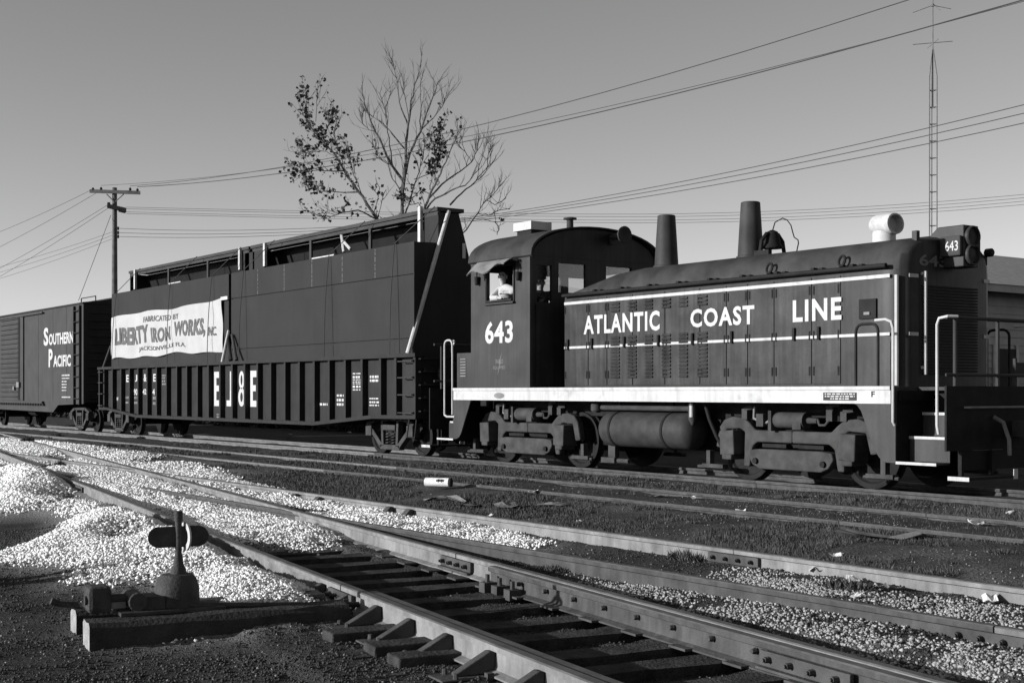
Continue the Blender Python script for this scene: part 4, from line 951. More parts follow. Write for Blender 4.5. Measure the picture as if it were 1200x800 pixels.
for k, py in enumerate((423.5, 442.5, 462.5, 483.5)):
    a = onY(466, py, GY0-0.05); b = onY(482.5, py-0.4, GY0-0.05)
    MB().tube([(a.x, GY0+0.1, a.z), (a.x, GY0-0.05, a.z), (b.x, GY0-0.05, a.z), (b.x, GY0+0.1, a.z+0.05)], 0.014, 6).build('ladder_rung', 'load2', gon)
    MB().tube([(GX0+0.1, GY0+0.1, a.z), (GX0+0.1, GY0-0.05, a.z), (GX0+0.55, GY0-0.05, a.z), (GX0+0.55, GY0+0.1, a.z)], 0.014, 6).build('ladder_rung', 'load2', gon)
freight_truck(-25.23, gon, wb=0.88); freight_truck(-42.42, gon, wb=0.87)
# lettering between the posts
LYP = GY0 + 0.126
def pane_x(px): return onY(px, 450, LYP).x
z0, z1 = onY(252, 475.5, LYP).z, onY(252, 435.5, LYP).z
def blockE(xa, xb):
    w_ = xb-xa; h_ = z1-z0; mb = MB()
    for b in ((xa, xa+0.36*w_, 0, 1), (xa+0.36*w_, xb, 0, 0.17), (xa+0.36*w_, xa+0.78*w_, 0.43, 0.60), (xa+0.36*w_, xb, 0.82, 1)):
        mb.box(b[0], b[1], LYP, LYP+0.003, z0+b[2]*h_, z0+b[3]*h_)
    return mb.build('lettering', 'letter', gon)
LX = lambda px: onY(px, 450, LYP).x
blockE(LX(251), LX(258)); blockE(LX(293.4), LX(301.5)); h_ = z1-z0
a = LX(265.5)
MB().prismY([(a,z0),(LX(273.5),z0),(LX(275),z0+0.05*h_),(LX(275),z1),(LX(269.4),z1),(LX(269.4),z0+0.17*h_),(a,z0+0.17*h_)], LYP, LYP+0.003).build('lettering', 'letter', gon)
a = LX(279.2)
def ring8(cx, cz, rx, rz, w_):
    n_ = 24; vs = [(cx+rx*math.cos(2*math.pi*k/n_), LYP+0.001, cz+rz*math.sin(2*math.pi*k/n_)) for k in range(n_)] + [(cx+(rx-w_)*math.cos(2*math.pi*k/n_), LYP+0.001, cz+(rz-w_)*math.sin(2*math.pi*k/n_)) for k in range(n_)]
    return vs, [(k, (k+1) % n_, n_+(k+1) % n_, n_+k) for k in range(n_)]
m8 = MB(); m8.add(*ring8(a+0.20, z0+0.745*h_, 0.16, 0.255*h_, 0.10)); m8.add(*ring8(a+0.20, z0+0.265*h_, 0.20, 0.265*h_, 0.12))
m8.build('lettering', 'letter', gon)
for t_, px, yt, yb, w_ in (('E',148.0,439,447.5,2.8),('J',158.2,439,447,2.6),('&',168.4,438,447,3.2),('E',179.6,438,447,3.0),('90',157,455.5,463,4.0),('42',167.2,455.5,462,4.2),('4',178.6,455.5,462.5,2.8),('W',136.5,465,469.5,2.2)):
    lettering_px(t_, (px, yt, yb), px+w_, LYP-0.001, 'letter', gon, bold=0.03)
def scribble(px0, px1, rows, Y, parent, m, gapped=True, seed=1):
    """rows of stencilled data too small to read in the photograph"""
    r = random.Random(seed); mb = MB()
    for py0, py1 in rows:
        a = onY(px0, py1, Y); b = onY(px1, py0, Y); x = a.x; zz0 = a.z; zz1 = onY(px0, py0, Y).z
        while x < b.x:
            ww = r.uniform(0.05, 0.12); mb.box(x, min(x+ww, b.x), Y-0.002, Y, zz0, zz1); x += ww + r.uniform(0.015, 0.05)
    return mb.build('stencilled_data', m, parent)
scribble(413.5, 423.8, [(437.0,438.4),(440.5,443.0),(444.4,445.4),(446.8,448.0),(449.0,450.0),(451.6,454.2),(456.0,457.2)], LYP, gon, 'letter', seed=2)
scribble(433.5, 444, [(440.0,442.8),(444.5,447.2)], LYP, gon, 'letter', seed=3)
scribble(433, 445, [(466.0,467.6),(470.0,472.0),(473.8,475.4)], LYP, gon, 'letter', seed=4)
scribble(394.8, 403.8, [(462.0,464.5),(467.0,470.0),(472.2,475.0)], LYP, gon, 'letter', seed=5)
scribble(375, 385, [(472.2,474.8)], LYP, gon, 'letter', seed=6)
scribble(190, 195, [(439.0,440.5),(441.8,443.8),(445.4,447.4),(449.0,450.8)], LYP, gon, 'dimletter', seed=7)
scribble(147.5, 151.5, [(464.3,467.0),(470.4,472.5)], LYP, gon, 'dimletter', seed=8)
scribble(157.5, 162, [(464.3,467.2),(470.4,473)], LYP, gon, 'dimletter', seed=9)
scribble(179.3, 183.6, [(464.3,468),(470.8,474)], LYP, gon, 'dimletter', seed=10)
scribble(254, 257.5, [(484.6,486),(487.5,489.2)], LYP, gon, 'dimletter', seed=11)

# ------------------------------------------------------------------ the two fabricated steel boxes on it
LY0 = 14.60; LZ0 = 1.03; LZS = onY(484, 283, 14.60).z
def steel_box(x0, x1, label, stakes, holes, seams):
    t = thing('steel_box', ((x0+x1)/2, YC, LZ0), label, 'steel box', 'fabricated steel boxes riding in the gondola')
    yb, zt = 15.20, 5.30
    # near side: bands of plate with recessed joints
    zz = [LZ0, 2.50, 3.84, LZS] if seams else [LZ0, LZS]
    for i in range(len(zz)-1):
        BOX('side_plate', 'load', t, x0, x1, LY0, LY0+0.03, zz[i]+(0.012 if i else 0), zz[i+1]-(0.012 if i < len(zz)-2 else 0))
    BOX('backing_plate', 'load', t, x0+0.02, x1-0.02, LY0+0.032, LY0+0.06, LZ0, LZS-0.03)
    # vertical weld lines in chalk on the top band
    for px in seams or ():
        q = onY(px, 300, LY0-0.002); mb = MB(); z = 3.87
        while z < LZS-0.05:
            l_ = rng.uniform(0.05, 0.12); mb.box(q.x-0.008, q.x+0.008, LY0-0.003, LY0-0.0005, z, min(z+l_, LZS-0.02)); z += l_ + rng.uniform(0.01, 0.05)
        mb.build('weld_line', 'dimletter', t)
    # ends: the stepped profile with a sloping far side
    P = [(LY0+0.005, LZ0), (LY0+0.005, LZS-0.005), (yb, LZS+0.01), (yb, 5.18), (15.72, 5.18), (16.02, 4.15), (16.82, LZ0)]
    for a, b in ((x0, x0+0.03), (x1-0.03, x1)):
        MB().prismX(P, a+0.001, b-0.001).build('end_plate', 'load', t)
    MB().add([(x0+0.03, 15.72, 5.17), (x1-0.03, 15.72, 5.17), (x1-0.03, 16.02, 4.15), (x0+0.03, 16.02, 4.15), (x1-0.03, 16.82, LZ0), (x0+0.03, 16.82, LZ0)], [(0,1,2,3), (3,2,4,5)]).build('far_plate', 'inside_shade', t)  # this and the shelf are blackened to paint shade into the openings
    BOX('shelf_plate', 'inside_shade', t, x0+0.03, x1-0.03, LY0+0.062, yb+0.5, LZS-0.10, LZS-0.04)
    BOX('top_flange', 'load2', t, x0-0.02, x1+0.02, yb-0.04, 15.84, 5.205, 5.285)
    BOX('top_beam', 'load2', t, x0, x1, yb, yb+0.05, 5.12, 5.203)
    # uprights between the openings
    for px in holes:
        q = onY(px, 290, yb); BOX('upright', 'load2', t, q.x-0.05, q.x+0.05, yb+0.002, yb+0.05, LZS-0.03, 5.118)
    for px0, px1 in stakes.get('solid', ()):
        q0 = onY(px0, 290, yb).x; q1 = onY(px1, 290, yb).x; BOX('closing_plate', 'load', t, max(q0, x0+0.03), min(q1, x1-0.03), yb+0.001, yb+0.04, LZS-0.03, 5.119)
    pass
    for px, py0, py1 in stakes.get('wood', ()):
        a = onY(px, py1, yb-0.06); b = onY(px, py0, yb-0.06)
        MB().obox(((a.x+b.x)/2, yb-0.06, (a.z+b.z)/2), (1,0,0), (0,1,0), (b-a), 0.05, 0.035, (b-a).length/2).build('wooden_stake', 'wood', t)
    return t
bxR = steel_box(onY(271, 330, LY0).x, -23.74, 'plain dark steel box with open upper frame and a pale pole leaning on its end', {'wood': [(310.5,285,312),(492.5,242,285)], 'solid': [(271,287),(298,309),(497,521)]}, (363.5, 433), (302, 333, 365.5, 401, 439.5))
bxL = steel_box(onY(131, 380, LY0).x, onY(268, 340, LY0).x, 'dark steel box with a white cloth banner stretched across its side', {'wood': [(158.5,316,339),(281.3,291,316)], 'solid': [(283,300)]}, (197, 243), ())
for a, b in (((400,272),(403,295)), ((403,283),(411,292))):
    p = onY(*a, 15.25); q = onY(*b, 15.25); MB().cyl(p, q, 0.04, 0.04, 6).build('loose_stake', 'wood', bxR)
for px0, px1, py in ((367,393,297.5),(199,213,330)):
    a = onY(px0, py+2, LY0+0.1); b = onY(px1, py-3, LY0+0.1)
    MB().obox(((a.x+b.x)/2, LY0+0.12, LZS+0.0), (1,0,0), (0,1,0), (0,0,1), (b.x-a.x)/2, 0.06, 0.04).build('loose_board', 'wood', bxR if px0 > 270 else bxL)
q = onX(543.5, 294, -23.73); BOX('bright_slot_strip', 'wood', bxR, -23.738, -23.71, q.y-0.035, q.y+0.035, q.z-0.16, q.z+0.16)  # pale strip standing in for a bright slot in the end
# long pale pole leaning from the gondola's corner to the top of the box
pA = onY(478, 414, GY0+0.06); pA.z = ZT+0.03; pB = onX(526, 247, -23.67)
pole_ = MB().cyl(pA, pB, 0.055, 0.045, 10).build('leaning_pole', 'wood', None, org=pA)
tag(pole_, 'long pale timber pole leaning against the end of the steel box', 'pole')
# short wooden struts at the foot of the boxes
for si, (a, b, m) in enumerate((((268,387),(260.5,424),'wood'),((272,392),(277,422),'load2'),((130,405),(121,431),'load2'),((267,394),(271,422),'black'))):
    p = onY(*a, LY0-0.05); q = onY(*b, GY0-0.0); o = MB().cyl(q, p, 0.045, 0.04, 8).build('timber_strut', m, None, org=q)
    tag(o, ('pale timber strut wedged at the gap between the two steel boxes', 'grey strut at the gap leaning against the plain box', 'grey strut propping the end of the banner box beside the boxcar', 'black upright strut standing inside the gap between the boxes')[si], 'strut', 'struts bracing the steel boxes')
# tie-down cables: over the top of the shelf and down to the gondola
cab_px = [(137,340,432),(200,328,430),(249,318,427),(286,316,424),(386,294,421),(463,282,415)]
for i, (px, pt, pb) in enumerate(cab_px):
    top = onY(px, pt, LY0-0.03); bot = onY(px-(6 if i != 1 else 4), pb, GY0-0.02)
    back = Vector((top.x+0.9, 15.0, 5.26))
    mid = [top.lerp(bot, k/6) + Vector((0, -0.035*math.sin(math.pi*k/6)-0.01, 0)) for k in range(7)]
    mid[0].z = LZS+0.02
    o = MB().tube([back] + mid, 0.011, 6).build('tie_down_cable', 'rope', None, org=mid[-1])
    tag(o, ('tie-down cable over the banner box at its end beside the boxcar', 'tie-down cable crossing the middle of the banner', 'tie-down cable crossing the banner just before INC.', 'tie-down cable over the plain box beside the gap between the boxes', 'tie-down cable over the middle of the plain box', 'tie-down cable over the plain box next to the leaning pole')[i], 'cable', 'tie-down cables over the steel boxes')

# the banner: rippled cloth with its lettering as children
BYP = LY0 - 0.06
bx0 = onY(131, 380, BYP).x; bx1 = onY(260, 380, BYP).x
bzt, bzb = onY(131, 372.5, BYP).z, onY(131, 420.5, BYP).z
def bzt_f(u): return bzt + 0.12*u + 0.03*math.sin(u*7) + 0.02*math.sin(u*19)
def bzb_f(u): return bzb + 0.10*u*0 + 0.05*math.sin(u*11+1)*u + 0.03*math.sin(u*23) + 0.06*u
def by_f(u, v): return BYP - 0.018*math.sin(u*17+v*2) - 0.012*math.sin(u*41+v*5) - 0.012*math.sin(v*9+u*6)
bm_ = MB(); NU, NV = 70, 16; pts_ = []
for i in range(NU+1):
    for j in range(NV+1):
        u, v = i/NU, j/NV; pts_.append((bx0+(bx1-bx0)*u, by_f(u, v), bzb_f(u)+(bzt_f(u)-bzb_f(u))*v))
k_ = len(pts_); vs = pts_ + [(x, y+0.008, z) for x, y, z in pts_]; fs = []
for i in range(NU):
    for j in range(NV):
        a = i*(NV+1)+j; qd = [a, a+NV+1, a+NV+2, a+1]; fs += [tuple(qd), tuple(k_+t for t in qd[::-1])]
ban = bm_.add(vs, fs).build('banner', 'canvas', None, smooth=True)
tag(ban, 'white cloth banner reading Fabricated by Liberty Iron Works, Inc., Jacksonville Fla.', 'banner')
def ban_text(body, u0, u1, v0, v1, bold):
    V, F = text_verts(body, bold, 1.05); mb = MB(); P = []
    for a, b in V:
        u = u0+(u1-u0)*a; v = v0+(v1-v0)*b; P.append((bx0+(bx1-bx0)*u, by_f(u, v)-0.012, bzb_f(u)+(bzt_f(u)-bzb_f(u))*v))
    mb.add(P, F).build('lettering', 'banner_ink', ban)
def up(px): return (onY(px, 390, BYP).x-bx0)/(bx1-bx0)
ban_text('FABRICATED BY', up(168.5), up(208.5), 0.755, 0.88, 0.015)
ban_text('LIBERTY', up(135.5), up(174.5), 0.30, 0.70, 0.045); ban_text('IRON', up(178), up(199.5), 0.30, 0.62, 0.04)
ban_text('WORKS,', up(203.5), up(241), 0.30, 0.70, 0.045); ban_text('INC.', up(244), up(253.5), 0.32, 0.50, 0.02)
ban_text('JACKSONVILLE FLA.', up(162.5), up(217), 0.10, 0.22, 0.012)
BOX('batten', 'wood', ban, bx1-0.02, bx1+0.42, BYP-0.03, BYP+0.02, bzt_f(1)-0.06, bzt_f(1)+0.03)

# ------------------------------------------------------------------ the boxcar
BX1, BX0 = -44.52, -60.2
box = thing('boxcar', ((BX0+BX1)/2, YC, 0), 'grey steel boxcar lettered SOUTHERN PACIFIC behind the gondola', 'railcar')
BN, BF = 14.42, 2*YC-14.42; BT, BB = 4.33, 1.02
BOX('body', 'box', box, BX0, BX1, BN, BF, BB, BT)
MB().prismX([(BN-0.04, BT+0.002), (BN-0.04, BT+0.05), (YC, BT+0.24), (BF+0.04, BT+0.05), (BF+0.04, BT+0.002)], BX0-0.05, BX1+0.05).build('roof', 'box_end', box)
BOX('running_board', 'box_end', box, BX0, BX1, YC-0.35, YC+0.35, BT+0.25, BT+0.29)
mb = MB()
for k in range(12):
    z = BB+0.15+k*0.26; mb.lathe((BX1+0.0, BN+0.15, z), (0,1,0), [(0,0.02),(0.1,0.05),(BF-BN-0.4,0.05),(BF-BN-0.3,0.02)], 8)
mb.build('corrugated_end', 'box_end', box, smooth=True)
BOX('end_sheet', 'box_end', box, BX1+0.001, BX1+0.012, BN+0.01, BF-0.01, BB, BT)
# smooth panel edge, side sheet seams, sill
dx1 = onY(28.5, 420, BN).x
for px in (45, 62, 78):
    q = onY(px, 420, BN).x; BOX('rivet_seam', 'box', box, q-0.012, q+0.012, BN-0.006, BN-0.0005, BB+0.03, BT-0.02)
MB().prismY([(BX0,0.72),(onY(62,484,BN).x,0.66),(onY(68,478,BN).x,0.92),(BX1,0.98),(BX1,1.018),(BX0,1.018)], BN-0.0, BN+0.06).build('side_sill', 'box', box)
# ribbed door
dx0 = dx1 - 3.05
dr = BOX('door', 'box', box, dx0, dx1, BN-0.05, BN-0.002, BB+0.04, BT-0.12)
for k in range(17):
    z = BB+0.14+k*0.185; MB().prismX([(BN-0.0505, z), (BN-0.095, z+0.03), (BN-0.095, z+0.06), (BN-0.0505, z+0.09)], dx0+0.12, dx1-0.55).build('door_rib', 'box', dr)
for q in (dx1-0.5, dx1-0.42): MB().cyl((q, BN-0.08, BB+0.06), (q, BN-0.08, BT-0.14), 0.02, 0.02, 6).build('lock_rod', 'box', dr)
MB().box(dx1-0.62, dx1-0.30, BN-0.13, BN-0.06, 1.55, 1.75).box(dx1-1.1, dx1-0.95, BN-0.13, BN-0.06, 1.45, 1.6).build('door_latch', 'dimletter', dr)
BOX('door_track', 'box', box, BX0, onY(52, 475, BN).x, BN-0.10, BN-0.002, BB-0.06, BB+0.02)
BOX('door_track', 'box', box, BX0, onY(52, 375, BN).x, BN-0.09, BN-0.041, BT-0.12, BT-0.06)
mb = MB()
for k in range(26): mb.box(onY(54, 475, BN).x-0.2-k*0.32, onY(54, 475, BN).x-0.12-k*0.32, BN-0.09, BN-0.003, BB-0.14, BB-0.062)
tag(mb.build('track_bracket', 'box', box), kind='stuff')
# ladder at the corner
for px in (86.3, 93):
    q = onY(px, 420, BN-0.06).x; BOX('ladder_stile', 'box_end', box, q-0.03, q+0.03, BN-0.08, BN-0.002, 0.95, BT-0.05)
for k in range(9):
    z = 1.15+k*0.37; MB().cyl((onY(86.3,420,BN-0.06).x, BN-0.085, z), (onY(93,420,BN-0.06).x, BN-0.085, z), 0.018, 0.018, 6).build('ladder_rung', 'box_end', box)
MB().tube([(BX1-0.1, YC-1.1, BT+0.1), (BX1-0.1, YC-1.1, BT+0.28), (BX1-1.6, YC-1.1, BT+0.28), (BX1-1.6, YC-1.1, BT+0.1)], 0.02, 6).build('roof_grab_iron', 'load2', box)
BYL = BN-0.007
for t_, px0, px1, yt, yb in (('S',51.2,56.6,384.2,405.4),('OUTHERN',57.2,86,390,404.6),('P',57,61.6,409,430.2),('ACIFIC',62.5,83,416.5,430)):
    a = onY(px0, yb, BYL); c = onY(px1, yt, BYL); zt_ = onY(px0, yt, BYL).z
    if t_ == 'OUTHERN': zt_ = onY(px0, 391.2, BYL).z
    lettering(t_, a.x, c.x, a.z, zt_, BYL, 'letter', box, bold=0.035, spacing=1.02)
scribble(72.5, 81.5, [(438.8,440.6),(442.6,443.8)], BYL, box, 'letter', seed=21); scribble(72.5, 78, [(446.2,447.6),(449.6,451),(453,454.4),(456.6,457.8)], BYL, box, 'letter', seed=22); scribble(72.5, 82.5, [(464.4,465.8)], BYL, box, 'letter', seed=23)
freight_truck(-46.36, box, wb=0.87); freight_truck(-58.0, box, wb=0.84)
BOX('centre_sill', 'grimy2', box, BX0, BX1+0.3, YC-0.3, YC+0.3, 0.6, 1.0)
MB().box(BX1, BX1+0.6, YC-0.12, YC+0.12, 0.74, 0.98).build('coupler', 'grimy2', box)
MB().lathe((-52.0, BN+0.5, 0.7), (1,0,0), [(0,0.1),(0.05,0.22),(0.9,0.22),(0.95,0.1)], 14).build('brake_reservoir', 'grimy2', box)

# ------------------------------------------------------------------ switch stand on its two long timbers
ta = onZ(97, 769, -0.30); tb_ = onZ(83, 756, -0.30)
sA = onZ(105, 752, -0.12); sS = lad_sn(sA.x, sA.y)
Ddir = (LN + LDIR*0.02).normalized()
def head_timber(px, py, lab, Lr=0.62):
    e = onZ(px, py, -0.27); s_, n_ = lad_sn(e.x, e.y)
    L = abs(n_) - 0.02; c = lad(s_, (n_+0.0)/2 - 0.04, 0); W_, H_ = 0.24, 0.235; zt = -0.055
    mb = MB(); rings = []; r = random.Random(int(px))
    for i in range(9):
        n2 = n_ + (abs(n_)-0.16)*i/8; j = lambda: (r.random()-0.5)*0.018
        rings.append([lad(s_-W_/2+j(), n2, zt-H_), lad(s_+W_/2+j(), n2, zt-H_), lad(s_+W_/2+j(), n2, zt-0.03+j()), lad(s_+W_/2-0.03+j(), n2, zt+j()), lad(s_+j(), n2, zt+j()), lad(s_-W_/2+0.03+j(), n2, zt+j()), lad(s_-W_/2+j(), n2, zt-0.03+j())])
    mb.sweep(rings); o = mb.build('head_timber', None, None, mats=['timber', 'timber_end'])
    mi = [0]*len(o.data.polygons); mi[-2] = 1; o.data.polygons.foreach_set('material_index', mi)
    tag(o, lab, 'timber'); return s_, n_, zt
h1 = head_timber(101, 768, 'long dark squared timber carrying the switch stand, with pale sawn end')
h2 = head_timber(86, 752, 'dark squared timber behind the first one under the switch stand')
sm = (h1[0]+h2[0])/2; zt = h1[2]
ss0 = onZ(205, 716, zt); _, nS = lad_sn(ss0.x, ss0.y)
base = lad(sm, nS, zt)
stand = thing('switch_stand', base, 'low iron switch stand with a round-ended dark target and white ring', 'switch stand')
def sp(a, b, z): return base + LN*a + LDIR*b + Vector((0, 0, z))          # a along the timbers, b along the track
mb = MB().obox(sp(-0.02,0,0.012), LN, LDIR, (0,0,1), 0.34, 0.20, 0.012); mb.build('base_plate', 'stand', stand, bevel=0.005)
MB().lathe(sp(0.04,0,0.022), (0,0,1), [(0,0.145),(0.02,0.15),(0.12,0.145),(0.18,0.125),(0.205,0.10),(0.21,0.05)], 24).build('gear_housing', 'stand', stand, smooth=True)
MB().obox(sp(-0.13,-0.02,0.06), LN, LDIR, (0,0,1), 0.07, 0.10, 0.045).obox(sp(-0.24,0.0,0.07), LN, LDIR, (0,0,1), 0.035, 0.13, 0.05).cyl(sp(-0.24,-0.15,0.08), sp(-0.24,0.15,0.08), 0.06, 0.06, 14).build('crank_bearing', 'stand', stand, bevel=0.006)
MB().obox(sp(-0.36,-0.02,0.07), LN, LDIR, (0,0,1), 0.06, 0.05, 0.035).build('link', 'dimletter', stand, bevel=0.008)
wt = MB().obox(sp(-0.47,0.0,0.10), LN, LDIR, (0,0,1), 0.075, 0.10, 0.085); wt.build('counterweight', 'stand', stand, bevel=0.03)
MB().cyl(sp(-0.56,-0.05,0.10), sp(-0.30,-0.05,0.10), 0.03, 0.03, 10).build('crank_shaft', 'stand', stand)
MB().tube([sp(-0.42,0.02,0.05), sp(-0.55,0.10,0.045), sp(-0.68,0.13,0.06), sp(-0.74,0.13,0.085)], [0.028,0.024,0.02,0.024], 8).build('throw_lever', 'stand', stand, smooth=True)
MB().cyl(sp(0.05,0,0.22), sp(0.05,0,0.28), 0.06, 0.04, 14).cyl(sp(0.05,0,0.28), sp(0.05,0,0.36), 0.036, 0.024, 12).cyl(sp(0.05,0,0.36), sp(0.05,0,0.58), 0.022, 0.022, 12).cyl(sp(0.05,0,0.58), sp(0.05,0,0.645), 0.028, 0.028, 12).build('spindle', 'stand', stand, smooth=True)
# target: a round-ended board square to the view along the track, and the white ring edge-on to it
tdir = (LN*0.93 + LDIR*(-0.10)).normalized(); tn = Vector((-tdir.y, tdir.x, 0))
tc = sp(0.05, 0, 0.475); P = []
for k in range(28):
    t = 2*math.pi*k/28; cx = 0.125 if math.cos(t) > 0 else -0.125
    P.append((cx + 0.072*math.cos(t), 0.07*math.sin(t)))
vs = [tc + tdir*a + tn*0.006 + Vector((0,0,b)) for a, b in P] + [tc + tdir*a - tn*0.006 + Vector((0,0,b)) for a, b in P]
n_ = len(P); MB().add(vs, [tuple(range(n_)), tuple(range(2*n_-1, n_-1, -1))] + [(i, n_+i, n_+(i+1) % n_, (i+1) % n_) for i in range(n_)]).build('target_board', 'stand', stand)
rc = tc - tdir*0.0 + LN*0.045; rt = Vector((1,0,0)); rn = Vector((-rt.y, rt.x, 0))
vs = []; fs = []; n_ = 28
for k in range(n_):
    t = 2*math.pi*k/n_
    for rr_, oo in ((0.095, 0.006), (0.095, -0.006), (0.058, -0.006), (0.058, 0.006)):
        vs.append(rc + rt*(rr_*math.cos(t)) + rn*oo + Vector((0, 0, rr_*math.sin(t))))
for k in range(n_):
    a = 4*k; b = 4*((k+1) % n_)
    for i in range(4): fs.append((a+i, a+(i+1) % 4, b+(i+1) % 4, b+i))
MB().add(vs, fs).build('target_ring', 'white', stand)
rodp = lad(sm-0.12, 0.0, -0.12)
MB().cyl(sp(0.1, -0.12, 0.03), rodp + LN*0.3, 0.02, 0.02, 8).build('connecting_rod', 'stand', stand)
# old tie stubs and lumps near the braces
for i, (px, py, L) in enumerate(((383,760,0.55),(432,776,0.5),(460,790,0.6))):
    e = onZ(px, py, -0.24); s_, n_ = lad_sn(e.x, e.y)
    o = MB().obox(lad(s_, n_+L/2, -0.20), LN, LDIR, (0,0,1), L/2, 0.10, 0.07).build('tie_stub', 'timber', None, bevel=0.012)
    tag(o, ('old tie end with a pale sawn face sticking out of the cinders', 'dark tie end lying under the middle rail braces', 'rotten tie end beside the rail brace next to the frame edge')[i], 'timber')

# ------------------------------------------------------------------ people in the cab
def skin_obj(name, verts, edges, m, parent, sub=2):
    me = bpy.data.meshes.new(name)
    o0 = Vector(verts[0][0])
    me.from_pydata([Vector(v)-o0 for v, r in verts], edges, [])
    o = bpy.data.objects.new(name, me); C.objects.link(o)
    md = o.modifiers.new('skin', 'SKIN'); md.use_smooth_shade = True
    for i, (v, r) in enumerate(verts):
        sv = me.skin_vertices[0].data[i]; sv.radius = r if isinstance(r, tuple) else (r, r); sv.use_root = (i == 0)
    o.modifiers.new('smooth', 'SUBSURF').levels = sub; o.modifiers['smooth'].render_levels = sub
    me.materials.append(M[m]); place(o, o0, parent); return o
def person(head, shoulder_dir, elbows, hands, label, shirt_m, hair_m, cap, lean, fac, legs):
    """seated figure: head centre, unit vector along the shoulders, two elbow and two hand positions, face direction"""
    head = Vector(head); sd = Vector(shoulder_dir).normalized(); fac = Vector(fac).normalized()
    neck = head + Vector((0,0,-0.15)) - fac*0.02; chest = neck + Vector((0,0,-0.16)) + Vector(lean)*0.25
    waist = neck + Vector((0,0,-0.36)) + Vector(lean)*0.6; pelvis = neck + Vector((0,0,-0.56)) + Vector(lean)
    root = thing('person', pelvis, label, 'person')
    sh = [neck + Vector((0,0,-0.07)) + sd*0.18*s for s in (-1, 1)]
    hip = [pelvis + sd*0.10*s for s in (-1, 1)]
    ff_ = Vector(legs).normalized()
    knee = [h + ff_*0.40 + Vector((0,0,0.02)) for h in hip]; foot = [k + Vector((0,0,-0.42)) for k in knee]; toe = [f + ff_*0.16 for f in foot]
    V = [(pelvis, 0.13), (waist, 0.12), (chest, (0.15, 0.11)), (neck + Vector((0,0,-0.03)), 0.062), (neck + Vector((0,0,0.05)), 0.055), (head + Vector((0,0,-0.06)) + fac*0.015, (0.068, 0.075)), (head + Vector((0,0,0.03)), (0.078, 0.088)), (head + Vector((0,0,0.10)) - fac*0.01, 0.058)]
    E_ = [(0,1),(1,2),(2,3),(3,4),(4,5),(5,6),(6,7)]
    for i in range(2):
        b = len(V); V += [(sh[i], 0.062), (elbows[i], 0.043), (hands[i], 0.028), (Vector(hands[i]) + (Vector(hands[i])-Vector(elbows[i])).normalized()*0.06, (0.036, 0.018))]
        E_ += [(2, b), (b, b+1), (b+1, b+2), (b+2, b+3)]
        fd = (Vector(hands[i])-Vector(elbows[i])).normalized(); side = fd.cross(Vector((0,0,1))).normalized(); palm = V[b+3][0]
        for k in range(4):
            p1 = palm + fd*0.035 + side*(0.024*(k-1.5)); p2 = p1 + fd*(0.032+0.006*(k in (1, 2))) + Vector((0,0,-0.012))
            c_ = len(V); V += [(p1, 0.009), (p2, 0.008)]; E_ += [(b+3, c_), (c_, c_+1)]
        c_ = len(V); V += [(palm + side*0.05, 0.010), (palm + side*0.058 + fd*0.035, 0.009)]; E_ += [(b+2, c_), (c_, c_+1)]
        b = len(V); V += [(hip[i], 0.095), (knee[i], 0.065), (foot[i], 0.045), (toe[i], 0.04)]; E_ += [(0, b), (b, b+1), (b+1, b+2), (b+2, b+3)]
    skin_obj('body', V, E_, 'skin', root)
    # clothes: a shirt to the wrists and trousers
    V2 = [(pelvis, 0.15), (waist, 0.145), (chest, (0.18, 0.135)), (neck + Vector((0,0,-0.05)), 0.085)]; E2 = [(0,1),(1,2),(2,3)]
    for i in range(2):
        b = len(V2); V2 += [(sh[i], 0.085), (elbows[i], 0.062), (Vector(hands[i]).lerp(Vector(elbows[i]), 0.25), 0.048)]; E2 += [(2, b), (b, b+1), (b+1, b+2)]
    skin_obj('shirt', V2, E2, shirt_m, root)
    V3 = [(pelvis, 0.155)]; E3 = []
    for i in range(2):
        b = len(V3); V3 += [(hip[i], 0.115), (knee[i], 0.085), (foot[i] + Vector((0,0,0.06)), 0.07)]; E3 += [(0, b), (b, b+1), (b+1, b+2)]
    skin_obj('trousers', V3, E3, 'dark_cloth', root)
    # hair, eyes, nose, mouth, ears
    sx = fac.cross(Vector((0,0,1))).normalized(); upv = Vector((0,0,1))
    mb = MB(); rings = []
    for i in range(7):
        t = i/6*math.pi*0.56
        rings.append([head + upv*(0.045+0.105*math.cos(t)) - fac*(0.018+0.012*i*0.5) + (sx*math.cos(a)*0.088 + fac*math.sin(a)*0.098)*math.sin(t+0.02) for a in [2*math.pi*k/18 for k in range(18)]])
    mb.sweep(rings); mb.build('hair', hair_m, root, smooth=True)
    for s in (-1, 1):
        p = head + fac*0.075 + sx*s*0.032 + upv*0.012; MB().lathe(p-fac*0.006, fac, [(0,0.011),(0.008,0.010),(0.012,0.004)], 10).build('eye', 'hair', root)
        p = head + sx*s*0.082 + upv*(-0.01); MB().obox(p, fac, sx, upv, 0.02, 0.008, 0.032).build('ear', 'skin', root, bevel=0.006)
        p = head + fac*0.078 + sx*s*0.032 + upv*0.036; MB().obox(p, sx, fac, upv, 0.022, 0.006, 0.005).build('eyebrow', 'hair', root)
    nb_ = head + fac*0.082; MB().add([nb_+upv*0.012, nb_-upv*0.03+sx*0.017, nb_-upv*0.03-sx*0.017, nb_-upv*0.026+fac*0.026], [(0,1,3),(0,3,2),(1,2,3)]).build('nose', 'skin', root, bevel=0.003)
    MB().obox(head + fac*0.078 - upv*0.062, sx, fac, upv, 0.024, 0.008, 0.006).build('mouth', 'banner_ink', root)
